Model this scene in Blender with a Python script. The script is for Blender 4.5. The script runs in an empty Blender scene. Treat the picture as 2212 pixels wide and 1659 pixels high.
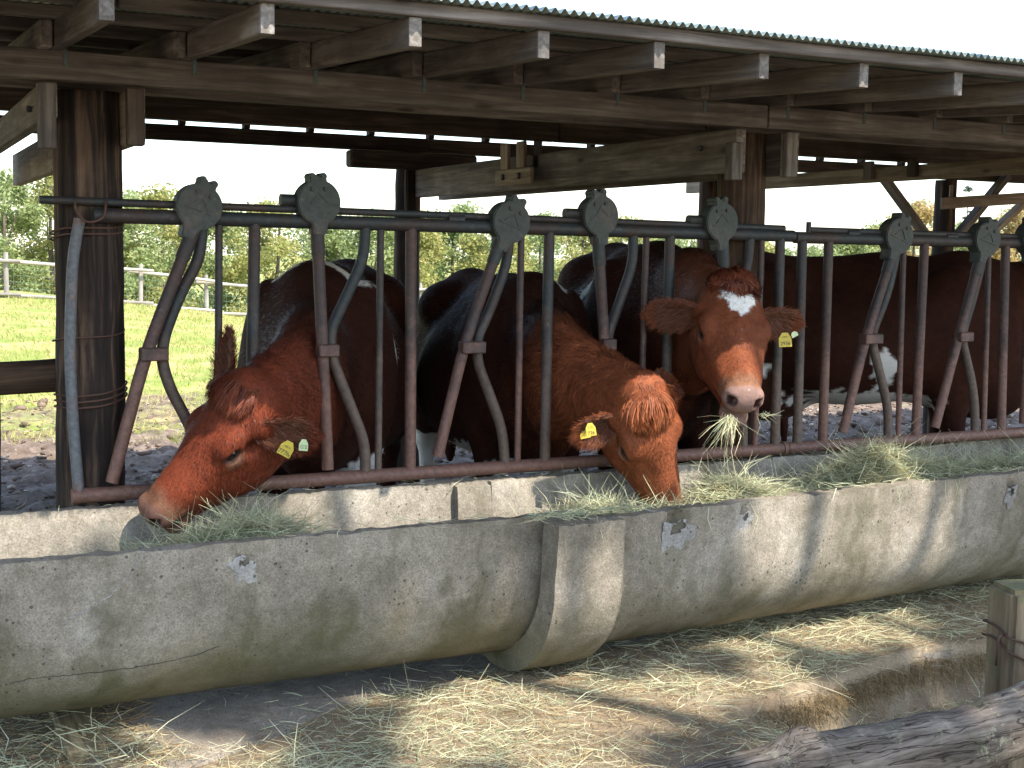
import bpy, bmesh, math, random
import numpy as np
from mathutils import Vector, Matrix

random.seed(7)
rng = np.random.default_rng(7)
scene = bpy.context.scene
col = scene.collection

# ------------------------------------------------------------------ camera
CAM = Vector((0, 0, 1.42))
yaw, pitch, roll = (math.radians(a) for a in (26.5, 5.83, 0.85))
Fv = Vector((math.sin(yaw) * math.cos(pitch), math.cos(yaw) * math.cos(pitch), -math.sin(pitch)))
Rv = Vector((math.cos(yaw), -math.sin(yaw), 0))
Uv = Rv.cross(Fv)
Rv, Uv = Rv * math.cos(roll) + Uv * math.sin(roll), Uv * math.cos(roll) - Rv * math.sin(roll)
cd = bpy.data.cameras.new('camera')
cd.sensor_width = 36; cd.sensor_fit = 'HORIZONTAL'
cd.lens = 36 * 2807 / 2212
cd.clip_start = 0.05; cd.clip_end = 3000
cam = bpy.data.objects.new('camera', cd); col.objects.link(cam)
cam.matrix_world = Matrix(((Rv.x, Uv.x, -Fv.x, CAM.x), (Rv.y, Uv.y, -Fv.y, CAM.y), (Rv.z, Uv.z, -Fv.z, CAM.z), (0, 0, 0, 1)))
scene.camera = cam

# ------------------------------------------------------------------ sky, sun, exposure
SUN = Vector((0.42, -1.0, 1.34)).normalized()
w = bpy.data.worlds.new('World'); scene.world = w; w.use_nodes = True
nt = w.node_tree; nt.nodes.clear()
sky = nt.nodes.new('ShaderNodeTexSky'); sky.sky_type = 'NISHITA'; sky.sun_disc = False
sky.sun_elevation = math.asin(SUN.z); sky.sun_rotation = math.atan2(SUN.x, SUN.y)
sky.air_density = 1.0; sky.dust_density = 1.0; sky.ozone_density = 0.5
bg = nt.nodes.new('ShaderNodeBackground'); bg.inputs[1].default_value = 0.15
wo = nt.nodes.new('ShaderNodeOutputWorld')
nt.links.new(sky.outputs[0], bg.inputs[0]); nt.links.new(bg.outputs[0], wo.inputs[0])
sd = bpy.data.lights.new('sun', 'SUN'); sd.energy = 2.8; sd.angle = math.radians(0.53); sd.color = (1.0, 0.94, 0.85)
so = bpy.data.objects.new('sun', sd); col.objects.link(so)
so.rotation_euler = SUN.to_track_quat('Z', 'Y').to_euler(); so.location = (3, -12, 14)
scene.view_settings.view_transform = 'Standard'; scene.view_settings.look = 'None'
scene.view_settings.gamma = 1; scene.view_settings.exposure = 1.8
scene.view_settings.use_curve_mapping = False

# ------------------------------------------------------------------ helpers
def tag(o, label=None, cat=None, group=None, kind=None):
    if label: o['label'] = label
    if cat: o['category'] = cat
    if group: o['group'] = group
    if kind: o['kind'] = kind
    return o

def empty(name, loc=(0, 0, 0)):
    o = bpy.data.objects.new(name, None); col.objects.link(o); o.location = loc
    o.empty_display_size = 0.1
    return o

def adopt(o, parent):
    if parent is not None:
        o.parent = parent
        o.matrix_parent_inverse = Matrix.Translation(-Vector(parent.location)) if parent.type == 'EMPTY' else Matrix()
    return o

def link(name, me, mat=None, parent=None, M=None):
    o = bpy.data.objects.new(name, me); col.objects.link(o)
    if mat is not None and not me.materials: me.materials.append(mat)
    if M is not None: o.matrix_basis = M
    if parent is not None:
        o.parent = parent
        o.matrix_parent_inverse = parent.matrix_basis.inverted()
    return o

def np_mesh(name, V, Fs, smooth=True, cols=None, normals=None):
    """V Nx3, Fs MxK (tri or quad array) or list of arrays"""
    me = bpy.data.meshes.new(name)
    V = np.asarray(V, np.float32)
    if not isinstance(Fs, (list, tuple)): Fs = [Fs]
    Fs = [np.asarray(f, np.int32) for f in Fs if len(f)]
    nl = sum(f.size for f in Fs); nf = sum(len(f) for f in Fs)
    me.vertices.add(len(V)); me.vertices.foreach_set('co', V.ravel())
    me.loops.add(nl); me.polygons.add(nf)
    me.loops.foreach_set('vertex_index', np.concatenate([f.ravel() for f in Fs]))
    tot = np.concatenate([np.full(len(f), f.shape[1], np.int32) for f in Fs])
    st = np.concatenate([[0], np.cumsum(tot)[:-1]]).astype(np.int32)
    me.polygons.foreach_set('loop_start', st); me.polygons.foreach_set('loop_total', tot)
    if smooth: me.polygons.foreach_set('use_smooth', np.ones(nf, bool))
    me.update(calc_edges=True)
    if cols is not None:
        a = me.color_attributes.new('Col', 'FLOAT_COLOR', 'POINT')
        c = np.ones((len(V), 4), np.float32); c[:, :3] = cols
        a.data.foreach_set('color', c.ravel())
    if normals is not None:
        me.normals_split_custom_set_from_vertices(np.asarray(normals, np.float32).tolist())
    return me

def vnoise(P, s, seed=0):
    """cheap smooth value noise, roughly -1..1"""
    P = np.asarray(P, float) * s
    r = np.random.default_rng(seed)
    out = 0
    for i in range(5):
        k = r.normal(size=3); k *= (0.7 + 0.5 * i) / np.linalg.norm(k) * 2.2
        k2 = r.normal(size=3) * 1.3
        out = out + np.sin(P @ k + r.uniform(0, 6.28) + 1.2 * np.sin(P @ k2 + r.uniform(0, 6.28)))
    return out / 3.2

def frame_x(p0, p1, up=(0, 0, 1)):
    p0 = Vector(p0); p1 = Vector(p1)
    x = (p1 - p0); L = x.length; x.normalize()
    up = Vector(up)
    if abs(x.dot(up)) > 0.98: up = Vector((0, 1, 0))
    y = up.cross(x).normalized(); z = x.cross(y)
    c = (p0 + p1) / 2
    return Matrix(((x.x, y.x, z.x, c.x), (x.y, y.y, z.y, c.y), (x.z, y.z, z.z, c.z), (0, 0, 0, 1))), L

BOX = {}
def box_mesh(l, w_, h, bev=0.004):
    key = (round(l, 3), round(w_, 4), round(h, 4), bev)
    if key in BOX: return BOX[key]
    bm = bmesh.new(); bmesh.ops.create_cube(bm, size=1)
    bmesh.ops.scale(bm, vec=(l, w_, h), verts=bm.verts)
    if bev: bmesh.ops.bevel(bm, geom=list(bm.edges), offset=bev, segments=1, affect='EDGES')
    me = bpy.data.meshes.new('box'); bm.to_mesh(me); bm.free()
    BOX[key] = me
    return me

def beam(name, p0, p1, wd, ht, mat, parent=None, up=(0, 0, 1), bev=0.004):
    M, L = frame_x(p0, p1, up)
    me = box_mesh(L, wd, ht, bev)
    if me.materials and me.materials[0] != mat:
        me = me.copy(); me.materials.clear()
    return link(name, me, mat, parent, M)

def smooth_path(pts, rad=0.06, n=5):
    pts = [np.array(p, float) for p in pts]
    out = [pts[0]]
    for a, b, c in zip(pts, pts[1:], pts[2:]):
        la = np.linalg.norm(a - b); lc = np.linalg.norm(c - b); r = min(rad, la * .48, lc * .48)
        s = b + (a - b) / la * r; e = b + (c - b) / lc * r
        for i in range(n + 1):
            t = i / n; out.append((1 - t) ** 2 * s + 2 * t * (1 - t) * b + t * t * e)
    out.append(pts[-1])
    return np.array(out)

def sweep(pts, radii, n=12, cap=True, wob=0.0, seed=0):
    pts = np.asarray(pts, float); m = len(pts)
    radii = np.broadcast_to(radii, (m,))
    T = np.gradient(pts, axis=0); T /= np.linalg.norm(T, axis=1)[:, None] + 1e-12
    u = np.cross(T[0], [0.3, 0.2, 1.0]); u /= np.linalg.norm(u)
    V = []
    th = np.linspace(0, 2 * np.pi, n, endpoint=False)
    for i in range(m):
        u = u - T[i] * (u @ T[i]); u /= np.linalg.norm(u); v = np.cross(T[i], u)
        r = radii[i]
        V.append(pts[i] + r * (np.cos(th)[:, None] * u + np.sin(th)[:, None] * v))
    V = np.concatenate(V)
    if wob:
        c = np.repeat(pts, n, 0); V = c + (V - c) * (1 + wob * vnoise(V, 6, seed)[:, None] + wob * .6 * vnoise(V, 23, seed + 1)[:, None])
    i = np.arange(m - 1)[:, None] * n; j = np.arange(n)[None]
    a = i + j; b = i + (j + 1) % n
    Q = np.stack([a, b, b + n, a + n], -1).reshape(-1, 4)
    fs = [Q]
    if cap:
        V = np.concatenate([V, pts[:1], pts[-1:]]); k = len(V)
        j = np.arange(n)
        fs.append(np.stack([np.full(n, k - 2), (j + 1) % n, j], -1))
        o = (m - 1) * n
        fs.append(np.stack([np.full(n, k - 1), o + j, o + (j + 1) % n], -1))
    return V, fs

def fix_sharp(me, ang=40):
    me.set_sharp_from_angle(angle=math.radians(ang))

def pipe(name, pts, r, mat, parent=None, n=12, rad=0.06):
    P = smooth_path(pts, rad) if len(pts) > 2 else np.linspace(pts[0], pts[1], 4)
    V, fs = sweep(P, r, n)
    c = P.mean(0); me = np_mesh(name, V - c, fs); fix_sharp(me)
    return link(name, me, mat, parent, Matrix.Translation(c))

def log(name, p0, p1, r0, r1, mat, parent=None, n=20, m=24, wob=0.04, bend=0.0, seed=0):
    p0 = np.array(p0, float); p1 = np.array(p1, float)
    M, L = frame_x(p0, p1)
    t = np.linspace(-.5, .5, m)
    P = np.stack([t * L, bend * L * np.sin(t * 5 + seed), bend * L * np.cos(t * 4 + seed * 2)], 1)
    V, fs = sweep(P, np.linspace(r0, r1, m), n, True, wob, seed)
    me = np_mesh(name, V, fs); fix_sharp(me, 50)
    return link(name, me, mat, parent, M)

# ------------------------------------------------------------------ materials
def mat_new(name):
    m = bpy.data.materials.new(name); m.use_nodes = True
    nt = m.node_tree; b = nt.nodes['Principled BSDF']
    return m, nt, b
def N(nt, t, **kw):
    n = nt.nodes.new('ShaderNode' + t)
    for k, v in kw.items():
        if k.startswith('i_'): n.inputs[k[2:].replace('_', ' ')].default_value = v
        else: setattr(n, k, v)
    return n
def ramp(nt, fac, stops):
    r = N(nt, 'ValToRGB'); e = r.color_ramp.elements
    while len(e) < len(stops): e.new(0.5)
    for el, (p, c) in zip(e, stops):
        el.position = p; el.color = (*c, 1) if len(c) == 3 else c
    nt.links.new(fac, r.inputs[0]); return r.outputs[0]
def mixc(nt, fac, a, b, mode='MIX'):
    m = N(nt, 'Mix', data_type='RGBA', blend_type=mode)
    for s, v in ((0, fac), (6, a), (7, b)):
        if hasattr(v, 'is_linked'): nt.links.new(v, m.inputs[s])
        else: m.inputs[s].default_value = v if s == 0 else (*v, 1)
    return m.outputs[2]
def mathn(nt, op, a, b=0.0, clamp=False):
    m = N(nt, 'Math', operation=op, use_clamp=clamp)
    for s, v in ((0, a), (1, b)):
        if hasattr(v, 'is_linked'): nt.links.new(v, m.inputs[s])
        else: m.inputs[s].default_value = v
    return m.outputs[0]
def coords(nt, scale=(1, 1, 1), kind='Object', rnd=True):
    tc = N(nt, 'TexCoord'); mp = N(nt, 'Mapping'); mp.inputs['Scale'].default_value = scale
    if rnd:
        oi = N(nt, 'ObjectInfo'); cx = N(nt, 'CombineXYZ')
        a = mathn(nt, 'MULTIPLY', oi.outputs['Random'], 37.0)
        for k in range(3): nt.links.new(a, cx.inputs[k])
        ad = N(nt, 'VectorMath', operation='ADD')
        nt.links.new(tc.outputs[kind], ad.inputs[0]); nt.links.new(cx.outputs[0], ad.inputs[1])
        nt.links.new(ad.outputs[0], mp.inputs[0])
    else: nt.links.new(tc.outputs[kind], mp.inputs[0])
    return mp.outputs[0]
def noise(nt, vec, scale, detail=6, rough=0.6, dist=0.0):
    n = N(nt, 'TexNoise'); n.inputs['Scale'].default_value = scale; n.inputs['Detail'].default_value = detail
    n.inputs['Roughness'].default_value = rough; n.inputs['Distortion'].default_value = dist
    nt.links.new(vec, n.inputs['Vector']); return n.outputs[0]
def bump(nt, b, h, strength=0.4, dist=0.01, prev=None):
    n = N(nt, 'Bump'); n.inputs['Strength'].default_value = strength; n.inputs['Distance'].default_value = dist
    nt.links.new(h, n.inputs['Height'])
    if prev is not None: nt.links.new(prev, n.inputs['Normal'])
    nt.links.new(n.outputs[0], b.inputs['Normal']); return n.outputs[0]

def wood_mat(name, dark, mid, light, grain=(2.5, 38, 38), bumpst=0.5, knots=True):
    m, nt, b = mat_new(name)
    v = coords(nt, grain); v2 = coords(nt, (1, 1, 1))
    g = noise(nt, v, 1.0, 7, 0.65, 0.6)
    c = ramp(nt, g, [(0.33, dark), (0.5, mid), (0.66, light)])
    st = noise(nt, v2, 3.2, 5, 0.6)
    c = mixc(nt, mathn(nt, 'MULTIPLY', ramp(nt, st, [(0.4, (0, 0, 0)), (0.62, (1, 1, 1))]), 0.55), c, dark)
    if knots:
        kv = coords(nt, (3.0, 9, 9)); vo = N(nt, 'TexVoronoi'); vo.inputs['Scale'].default_value = 1.0
        nt.links.new(kv, vo.inputs['Vector'])
        k = ramp(nt, vo.outputs['Distance'], [(0.05, (1, 1, 1)), (0.14, (0, 0, 0))])
        c = mixc(nt, mathn(nt, 'MULTIPLY', k, 0.75), c, tuple(x * .5 for x in dark))
    oi = N(nt, 'ObjectInfo'); hs = N(nt, 'HueSaturation')
    val = mathn(nt, 'ADD', mathn(nt, 'MULTIPLY', oi.outputs['Random'], 0.5), 0.75)
    nt.links.new(val, hs.inputs['Value']); nt.links.new(c, hs.inputs['Color'])
    nt.links.new(hs.outputs[0], b.inputs['Base Color'])
    b.inputs['Roughness'].default_value = 0.85; b.inputs['Specular IOR Level'].default_value = 0.25
    bump(nt, b, g, bumpst, 0.006)
    return m

M_TIMBER = wood_mat('weathered_timber', (0.075, 0.062, 0.053), (0.165, 0.138, 0.118), (0.275, 0.238, 0.208))
M_TIMBER_DARK = wood_mat('dark_timber', (0.035, 0.025, 0.02), (0.07, 0.05, 0.037), (0.13, 0.095, 0.07))
M_TIMBER_PALE = wood_mat('pale_timber', (0.17, 0.125, 0.085), (0.31, 0.24, 0.17), (0.44, 0.36, 0.27))
M_POST = wood_mat('creosoted_pole', (0.008, 0.006, 0.006), (0.036, 0.024, 0.018), (0.2, 0.125, 0.08), (1.0, 20, 20), 1.0, False)
M_POST2 = wood_mat('brown_pole', (0.02, 0.012, 0.008), (0.085, 0.05, 0.03), (0.2, 0.125, 0.075), (1.3, 34, 34), 1.0, False)
M_FENCE = wood_mat('grey_fence_wood', (0.18, 0.16, 0.14), (0.29, 0.265, 0.235), (0.4, 0.37, 0.33), (2, 20, 20), .4, False)
M_BLOCK = wood_mat('damp_block_wood', (0.05, 0.04, 0.02), (0.2, 0.15, 0.08), (0.42, 0.33, 0.18), (3, 30, 30), .6, False)
M_ENDGRAIN = wood_mat('end_grain', (0.11, 0.095, 0.08), (0.18, 0.16, 0.14), (0.27, 0.245, 0.22), (60, 60, 60), .4, False)

def bark_log_mat():
    m, nt, b = mat_new('lichen_log')
    v2 = coords(nt, (1, 1, 1))
    g = noise(nt, coords(nt, (3.0, 26, 26)), 1.0, 9, 0.7, 1.0); g2 = noise(nt, coords(nt, (9, 90, 90)), 1.0, 6, 0.7, .4)
    c = ramp(nt, g, [(0.3, (0.04, 0.03, 0.024)), (0.48, (0.145, 0.115, 0.09)), (0.7, (0.29, 0.24, 0.195))])
    c = mixc(nt, 0.6, c, ramp(nt, g2, [(0.3, (.22, .22, .22)), (0.7, (.75, .75, .75))]), 'OVERLAY')
    cr = noise(nt, coords(nt, (2.0, 30, 30)), 1.3, 3, 0.5, .5)
    crk = ramp(nt, cr, [(0.485, (0, 0, 0)), (0.5, (1, 1, 1)), (0.515, (0, 0, 0))])
    c = mixc(nt, mathn(nt, 'MULTIPLY', crk, .8), c, (0.02, 0.014, 0.01))
    l = noise(nt, v2, 42, 7, 0.75); lm = noise(nt, v2, 6, 3, .5)
    c = mixc(nt, mathn(nt, 'MULTIPLY', ramp(nt, l, [(0.54, (0, 0, 0)), (0.6, (1, 1, 1))]), ramp(nt, lm, [(.45, (0, 0, 0)), (.6, (.75, .75, .75))])), c, (0.34, 0.33, 0.21))
    l2 = noise(nt, v2, 9, 6, 0.7)
    c = mixc(nt, ramp(nt, l2, [(0.54, (0, 0, 0)), (0.7, (.6, .6, .6))]), c, (0.06, 0.07, 0.028))
    nt.links.new(c, b.inputs['Base Color']); b.inputs['Roughness'].default_value = 0.9; b.inputs['Specular IOR Level'].default_value = .15
    p = bump(nt, b, g, .6, 0.010); p = bump(nt, b, g2, 0.6, 0.004, p); p = bump(nt, b, mathn(nt, 'SUBTRACT', 1.0, crk), .8, .006, p); bump(nt, b, l, 0.5, 0.003, p)
    return m
M_LOG = bark_log_mat()

def concrete_mat(name, moss=True, base=((0.17, 0.148, 0.117), (0.27, 0.24, 0.198), (0.35, 0.322, 0.275))):
    m, nt, b = mat_new(name)
    v = coords(nt, rnd=False); tc = N(nt, 'TexCoord'); sep = N(nt, 'SeparateXYZ'); nt.links.new(tc.outputs['Object'], sep.inputs[0])
    big = noise(nt, v, 3.0, 6, 0.6)
    c = ramp(nt, big, [(0.3, base[0]), (0.52, base[1]), (0.72, base[2])])
    fine = noise(nt, v, 170, 3, 0.75)
    c = mixc(nt, 0.5, c, ramp(nt, fine, [(0.34, (0.18, 0.17, 0.15)), (0.66, (0.8, 0.78, 0.74))]), 'OVERLAY')
    mid = noise(nt, v, 38, 4, 0.7)
    mot = noise(nt, v, 13, 5, 0.75)
    c = mixc(nt, 0.4, c, ramp(nt, mot, [(0.32, (0.28, 0.275, 0.25)), (0.68, (0.7, 0.69, 0.67))]), 'OVERLAY')
    c = mixc(nt, 0.45, c, ramp(nt, mid, [(0.35, (0.34, 0.33, 0.31)), (0.65, (0.62, 0.61, 0.6))]), 'OVERLAY')
    if moss:
        wv = N(nt, 'VectorMath', operation='ADD'); nw = N(nt, 'TexNoise'); nw.inputs['Scale'].default_value = 9; nw.inputs['Detail'].default_value = 4; nt.links.new(v, nw.inputs['Vector']); nt.links.new(v, wv.inputs[0]); wsc = N(nt, 'VectorMath', operation='SCALE'); wsc.inputs['Scale'].default_value = .16; nt.links.new(nw.outputs['Color'], wsc.inputs[0]); nt.links.new(wsc.outputs[0], wv.inputs[1]); svm = N(nt, 'Mapping'); svm.inputs['Scale'].default_value = (6, 6, 1.3); nt.links.new(wv.outputs[0], svm.inputs[0]); sv = svm.outputs[0]            # run-down streaks
        s = noise(nt, sv, 1.0, 5, 0.6)
        c = mixc(nt, mathn(nt, 'MULTIPLY', ramp(nt, s, [(0.49, (0, 0, 0)), (0.66, (1, 1, 1))]), 0.7), c, (0.095, 0.085, 0.05))
        s2 = noise(nt, sv, 1.7, 5, 0.6)
        c = mixc(nt, mathn(nt, 'MULTIPLY', ramp(nt, s2, [(0.60, (0, 0, 0)), (0.75, (1, 1, 1))]), 0.3), c, (0.45, 0.43, 0.40))
        # green algae growing on the damp underside
        h = mathn(nt, 'ADD', sep.outputs['Z'], mathn(nt, 'MULTIPLY', mathn(nt, 'SUBTRACT', big, 0.5), 0.3))
        a = N(nt, 'MapRange', interpolation_type='SMOOTHSTEP'); nt.links.new(h, a.inputs[0])
        a.inputs[1].default_value = 0.40; a.inputs[2].default_value = 0.17; a.inputs[3].default_value = 0; a.inputs[4].default_value = 1
        an = mathn(nt, 'MULTIPLY', a.outputs[0], ramp(nt, mid, [(0.3, (.55, .55, .55)), (0.6, (1, 1, 1))]))
        gx = N(nt, 'MapRange', interpolation_type='SMOOTHSTEP'); nt.links.new(sep.outputs['X'], gx.inputs[0])
        gx.inputs[1].default_value = 2.2; gx.inputs[2].default_value = 1.7; gx.inputs[3].default_value = 0.36; gx.inputs[4].default_value = 0.66
        c = mixc(nt, mathn(nt, 'MULTIPLY', an, gx.outputs[0]), c, (0.105, 0.10, 0.032))
    vo = N(nt, 'TexVoronoi'); vo.inputs['Scale'].default_value = 66; vo.inputs['Randomness'].default_value = 1
    nt.links.new(v, vo.inputs['Vector'])
    vs = N(nt, 'SeparateColor'); nt.links.new(vo.outputs['Color'], vs.inputs[0])
    msk = ramp(nt, noise(nt, v, 4.5, 3, .6), [(.42, (.15, .15, .15)), (.62, (1, 1, 1))])
    size = mathn(nt, 'MULTIPLY', mathn(nt, 'MULTIPLY', mathn(nt, 'POWER', vs.outputs[0], 4.0), 0.42), msk)
    pit = mathn(nt, 'LESS_THAN', vo.outputs['Distance'], size)
    c = mixc(nt, mathn(nt, 'MULTIPLY', pit, 0.75), c, (0.05, 0.045, 0.035))
    nt.links.new(c, b.inputs['Base Color']); b.inputs['Roughness'].default_value = 0.9
    b.inputs['Specular IOR Level'].default_value = 0.2
    p = bump(nt, b, mid, 0.5, 0.006); p = bump(nt, b, fine, 0.35, 0.003, p)
    bump(nt, b, mathn(nt, 'SUBTRACT', 1.0, pit), 0.5, 0.004, p)
    return m
M_CONC = concrete_mat('aged_concrete')
M_SLAB = concrete_mat('slab_concrete', False, ((0.14, 0.12, 0.1), (0.26, 0.23, 0.195), (0.36, 0.33, 0.29)))
M_CHIP = concrete_mat('fresh_concrete', False, ((0.2, 0.19, 0.18), (0.29, 0.28, 0.27), (0.36, 0.355, 0.35)))

def metal_mat(name, paint, rust, amt, worn=None):
    m, nt, b = mat_new(name)
    v = coords(nt)
    n = noise(nt, v, 7, 6, 0.65); n2 = noise(nt, v, 60, 4, 0.7)
    c = mixc(nt, ramp(nt, n, [(amt - 0.1, (0, 0, 0)), (amt + 0.1, (1, 1, 1))]), rust, paint)
    if worn is not None:      # paint rubbed off by the animals low down on the bars
        ge = N(nt, 'NewGeometry'); sp = N(nt, 'SeparateXYZ'); nt.links.new(ge.outputs['Position'], sp.inputs[0])
        n3 = noise(nt, v, 11, 5, .7)
        hh = mathn(nt, 'ADD', sp.outputs['Z'], mathn(nt, 'MULTIPLY', mathn(nt, 'SUBTRACT', n3, .5), 1.0))
        mr = N(nt, 'MapRange', interpolation_type='SMOOTHSTEP'); nt.links.new(hh, mr.inputs[0])
        mr.inputs[1].default_value = 1.22; mr.inputs[2].default_value = .86; mr.inputs[3].default_value = 0; mr.inputs[4].default_value = .85
        c = mixc(nt, mr.outputs[0], c, worn)
    n4 = noise(nt, v, 26, 6, .8)
    c = mixc(nt, mathn(nt, 'MULTIPLY', ramp(nt, n4, [(.6, (0, 0, 0)), (.68, (1, 1, 1))]), .35), c, (.19, .17, .15))
    c = mixc(nt, 0.7, c, ramp(nt, n2, [(0.3, (.25, .25, .25)), (0.7, (.75, .75, .75))]), 'OVERLAY')
    nt.links.new(c, b.inputs['Base Color']); b.inputs['Roughness'].default_value = 0.62
    b.inputs['Metallic'].default_value = 0.1
    bump(nt, b, n2, 0.25, 0.003)
    return m
M_PIPE = metal_mat('painted_pipe', (0.026, 0.03, 0.029), (0.046, 0.027, 0.02), 0.47, (.125, .085, .062))
M_PIPE_RUST = metal_mat('rusted_pipe', (0.045, 0.032, 0.028), (0.064, 0.033, 0.025), 0.5, (.18, .092, .066))
M_PLATE = metal_mat('lock_plate_paint', (0.037, 0.043, 0.035), (0.1, 0.07, 0.05), 0.36)
M_GALV = metal_mat('galvanised_pipe', (0.12, 0.125, 0.13), (0.2, 0.1, 0.06), 0.38)
M_STRAP = metal_mat('steel_strap', (0.07, 0.10, 0.10), (0.07, 0.065, 0.055), 0.4)
M_DARKMETAL = metal_mat('dark_iron', (0.03, 0.03, 0.032), (0.06, 0.04, 0.03), 0.5)
def roof_mat():
    m, nt, b = mat_new('green_corrugated_steel')
    v = coords(nt); n = noise(nt, v, 4, 5, 0.6)
    nt.links.new(ramp(nt, n, [(0.3, (0.25, 0.30, 0.26)), (0.7, (0.33, 0.385, 0.34))]), b.inputs['Base Color'])
    b.inputs['Roughness'].default_value = 0.45; b.inputs['Metallic'].default_value = 0.2
    return m
M_ROOF = roof_mat()

def attr_mat(name, rough=0.7, transl=0.0, spec=0.3, sheen=0.0, bumps=None, var=0.0):
    m, nt, b = mat_new(name)
    a = N(nt, 'Attribute', attribute_name='Col')
    c = a.outputs['Color']
    if var:
        v = coords(nt, rnd=False); n = noise(nt, v, var, 5, 0.7)
        c = mixc(nt, 0.6, c, ramp(nt, n, [(0.3, (.3, .3, .3)), (0.7, (.7, .7, .7))]), 'OVERLAY')
    nt.links.new(c, b.inputs['Base Color'])
    b.inputs['Roughness'].default_value = rough; b.inputs['Specular IOR Level'].default_value = spec
    if sheen:
        b.inputs['Sheen Weight'].default_value = sheen; b.inputs['Sheen Roughness'].default_value = 0.45
        b.inputs['Sheen Tint'].default_value = (1, 0.7, 0.5, 1)
    if bumps:
        v = coords(nt, rnd=False); p = None
        for sc, st, ds in bumps: p = bump(nt, b, noise(nt, v, sc, 5, 0.65, 0.4), st, ds, p)
    if transl:
        t = N(nt, 'BsdfTranslucent'); mx = N(nt, 'MixShader'); mx.inputs[0].default_value = transl
        nt.links.new(c, t.inputs[0]); nt.links.new(b.outputs[0], mx.inputs[1]); nt.links.new(t.outputs[0], mx.inputs[2])
        nt.links.new(mx.outputs[0], nt.nodes['Material Output'].inputs[0])
    return m
M_HIDE = attr_mat('cow_hide', 0.8, 0, 0.1, 0.02, [(14, 0.25, 0.02), (120, 0.35, 0.004)], 30)
M_FUR = attr_mat('cow_hair', 0.5, 0.15, 0.35)
M_HAY = attr_mat('hay_straw', 0.7, 0.2, 0.25)
M_GRASS = attr_mat('grass_blades', 0.6, 0.35, 0.2)
M_LEAF = attr_mat('leaves', 0.6, 0.5, 0.15)
M_TRUNK = wood_mat('tree_bark', (0.06, 0.05, 0.04), (0.13, 0.11, 0.09), (0.22, 0.19, 0.16), (1.5, 12, 12), .8, False)

def plain(name, c, rough=0.6, spec=0.4, coat=0):
    m, nt, b = mat_new(name); b.inputs['Base Color'].default_value = (*c, 1)
    v = coords(nt); n = noise(nt, v, 40, 4, .6)
    nt.links.new(mixc(nt, 0.35, c, ramp(nt, n, [(0.3, (.35, .35, .35)), (0.7, (.65, .65, .65))]), 'OVERLAY'), b.inputs['Base Color'])
    b.inputs['Roughness'].default_value = rough; b.inputs['Specular IOR Level'].default_value = spec
    b.inputs['Coat Weight'].default_value = coat
    return m
M_EYE = plain('dark_eye', (0.012, 0.009, 0.008), 0.12, 0.6, 0.5)
M_TAG = plain('yellow_tag', (0.52, 0.39, 0.045), 0.5)
M_TAG2 = plain('pale_green_tag', (0.5, 0.58, 0.3), 0.45)
M_INK = plain('black_ink', (0.03, 0.025, 0.02), 0.6)
M_WIRE = plain('rusty_wire', (0.09, 0.045, 0.03), 0.7)
M_MESHWIRE = plain('green_mesh_wire', (0.22, 0.33, 0.26), 0.5)

# ------------------------------------------------------------------ ground
def sstep(a, b, x):
    t = np.clip((x - a) / (b - a), 0, 1); return t * t * (3 - 2 * t)
LEDGE = [(1.45, 2.75), (1.93, 2.98), (2.18, 3.10), (2.67, 3.18), (3.06, 3.28), (3.30, 3.33), (3.56, 3.30), (4.2, 3.38), (6.0, 3.55), (9, 3.6)]
def ledge_y(x): return np.interp(x, [p[0] for p in LEDGE], [p[1] for p in LEDGE], left=-5)
def hay_line(x): return np.interp(x, [-1, .45, .9, 1.33, 1.9, 2.3, 3.2, 5], [3.9, 3.75, 3.45, 3.62, 3.74, 3.8, 3.95, 4.05])
def field_z(x, y):
    x = np.asarray(x, float); y = np.asarray(y, float)
    zf = np.interp(x, [-20, 0, 2.3, 5.2, 8, 12.6, 40], [.6, .5, .42, .18, -.23, -.27, -.3])
    z = zf * sstep(8, 28, y)
    z = z - 0.13 * np.clip(y - 31, 0, 30) * sstep(31, 35, y)
    # trodden dirt and old hay banked level with the slab
    z = z + np.where(y < 4.3, .030 * sstep(.65, 1.1, x) + .022 * sstep(.10, -.08, y - hay_line(x)) * sstep(.8, 1.2, x), 0)
    # step down in front of the trodden hay bank
    low = sstep(0.02, -0.03, y - ledge_y(x)) * sstep(2.2, 2.8, x) * (y < 4)
    z = z - (0.20 - .07 * sstep(.1, .35, ledge_y(x) - y)) * low
    return z
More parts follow.
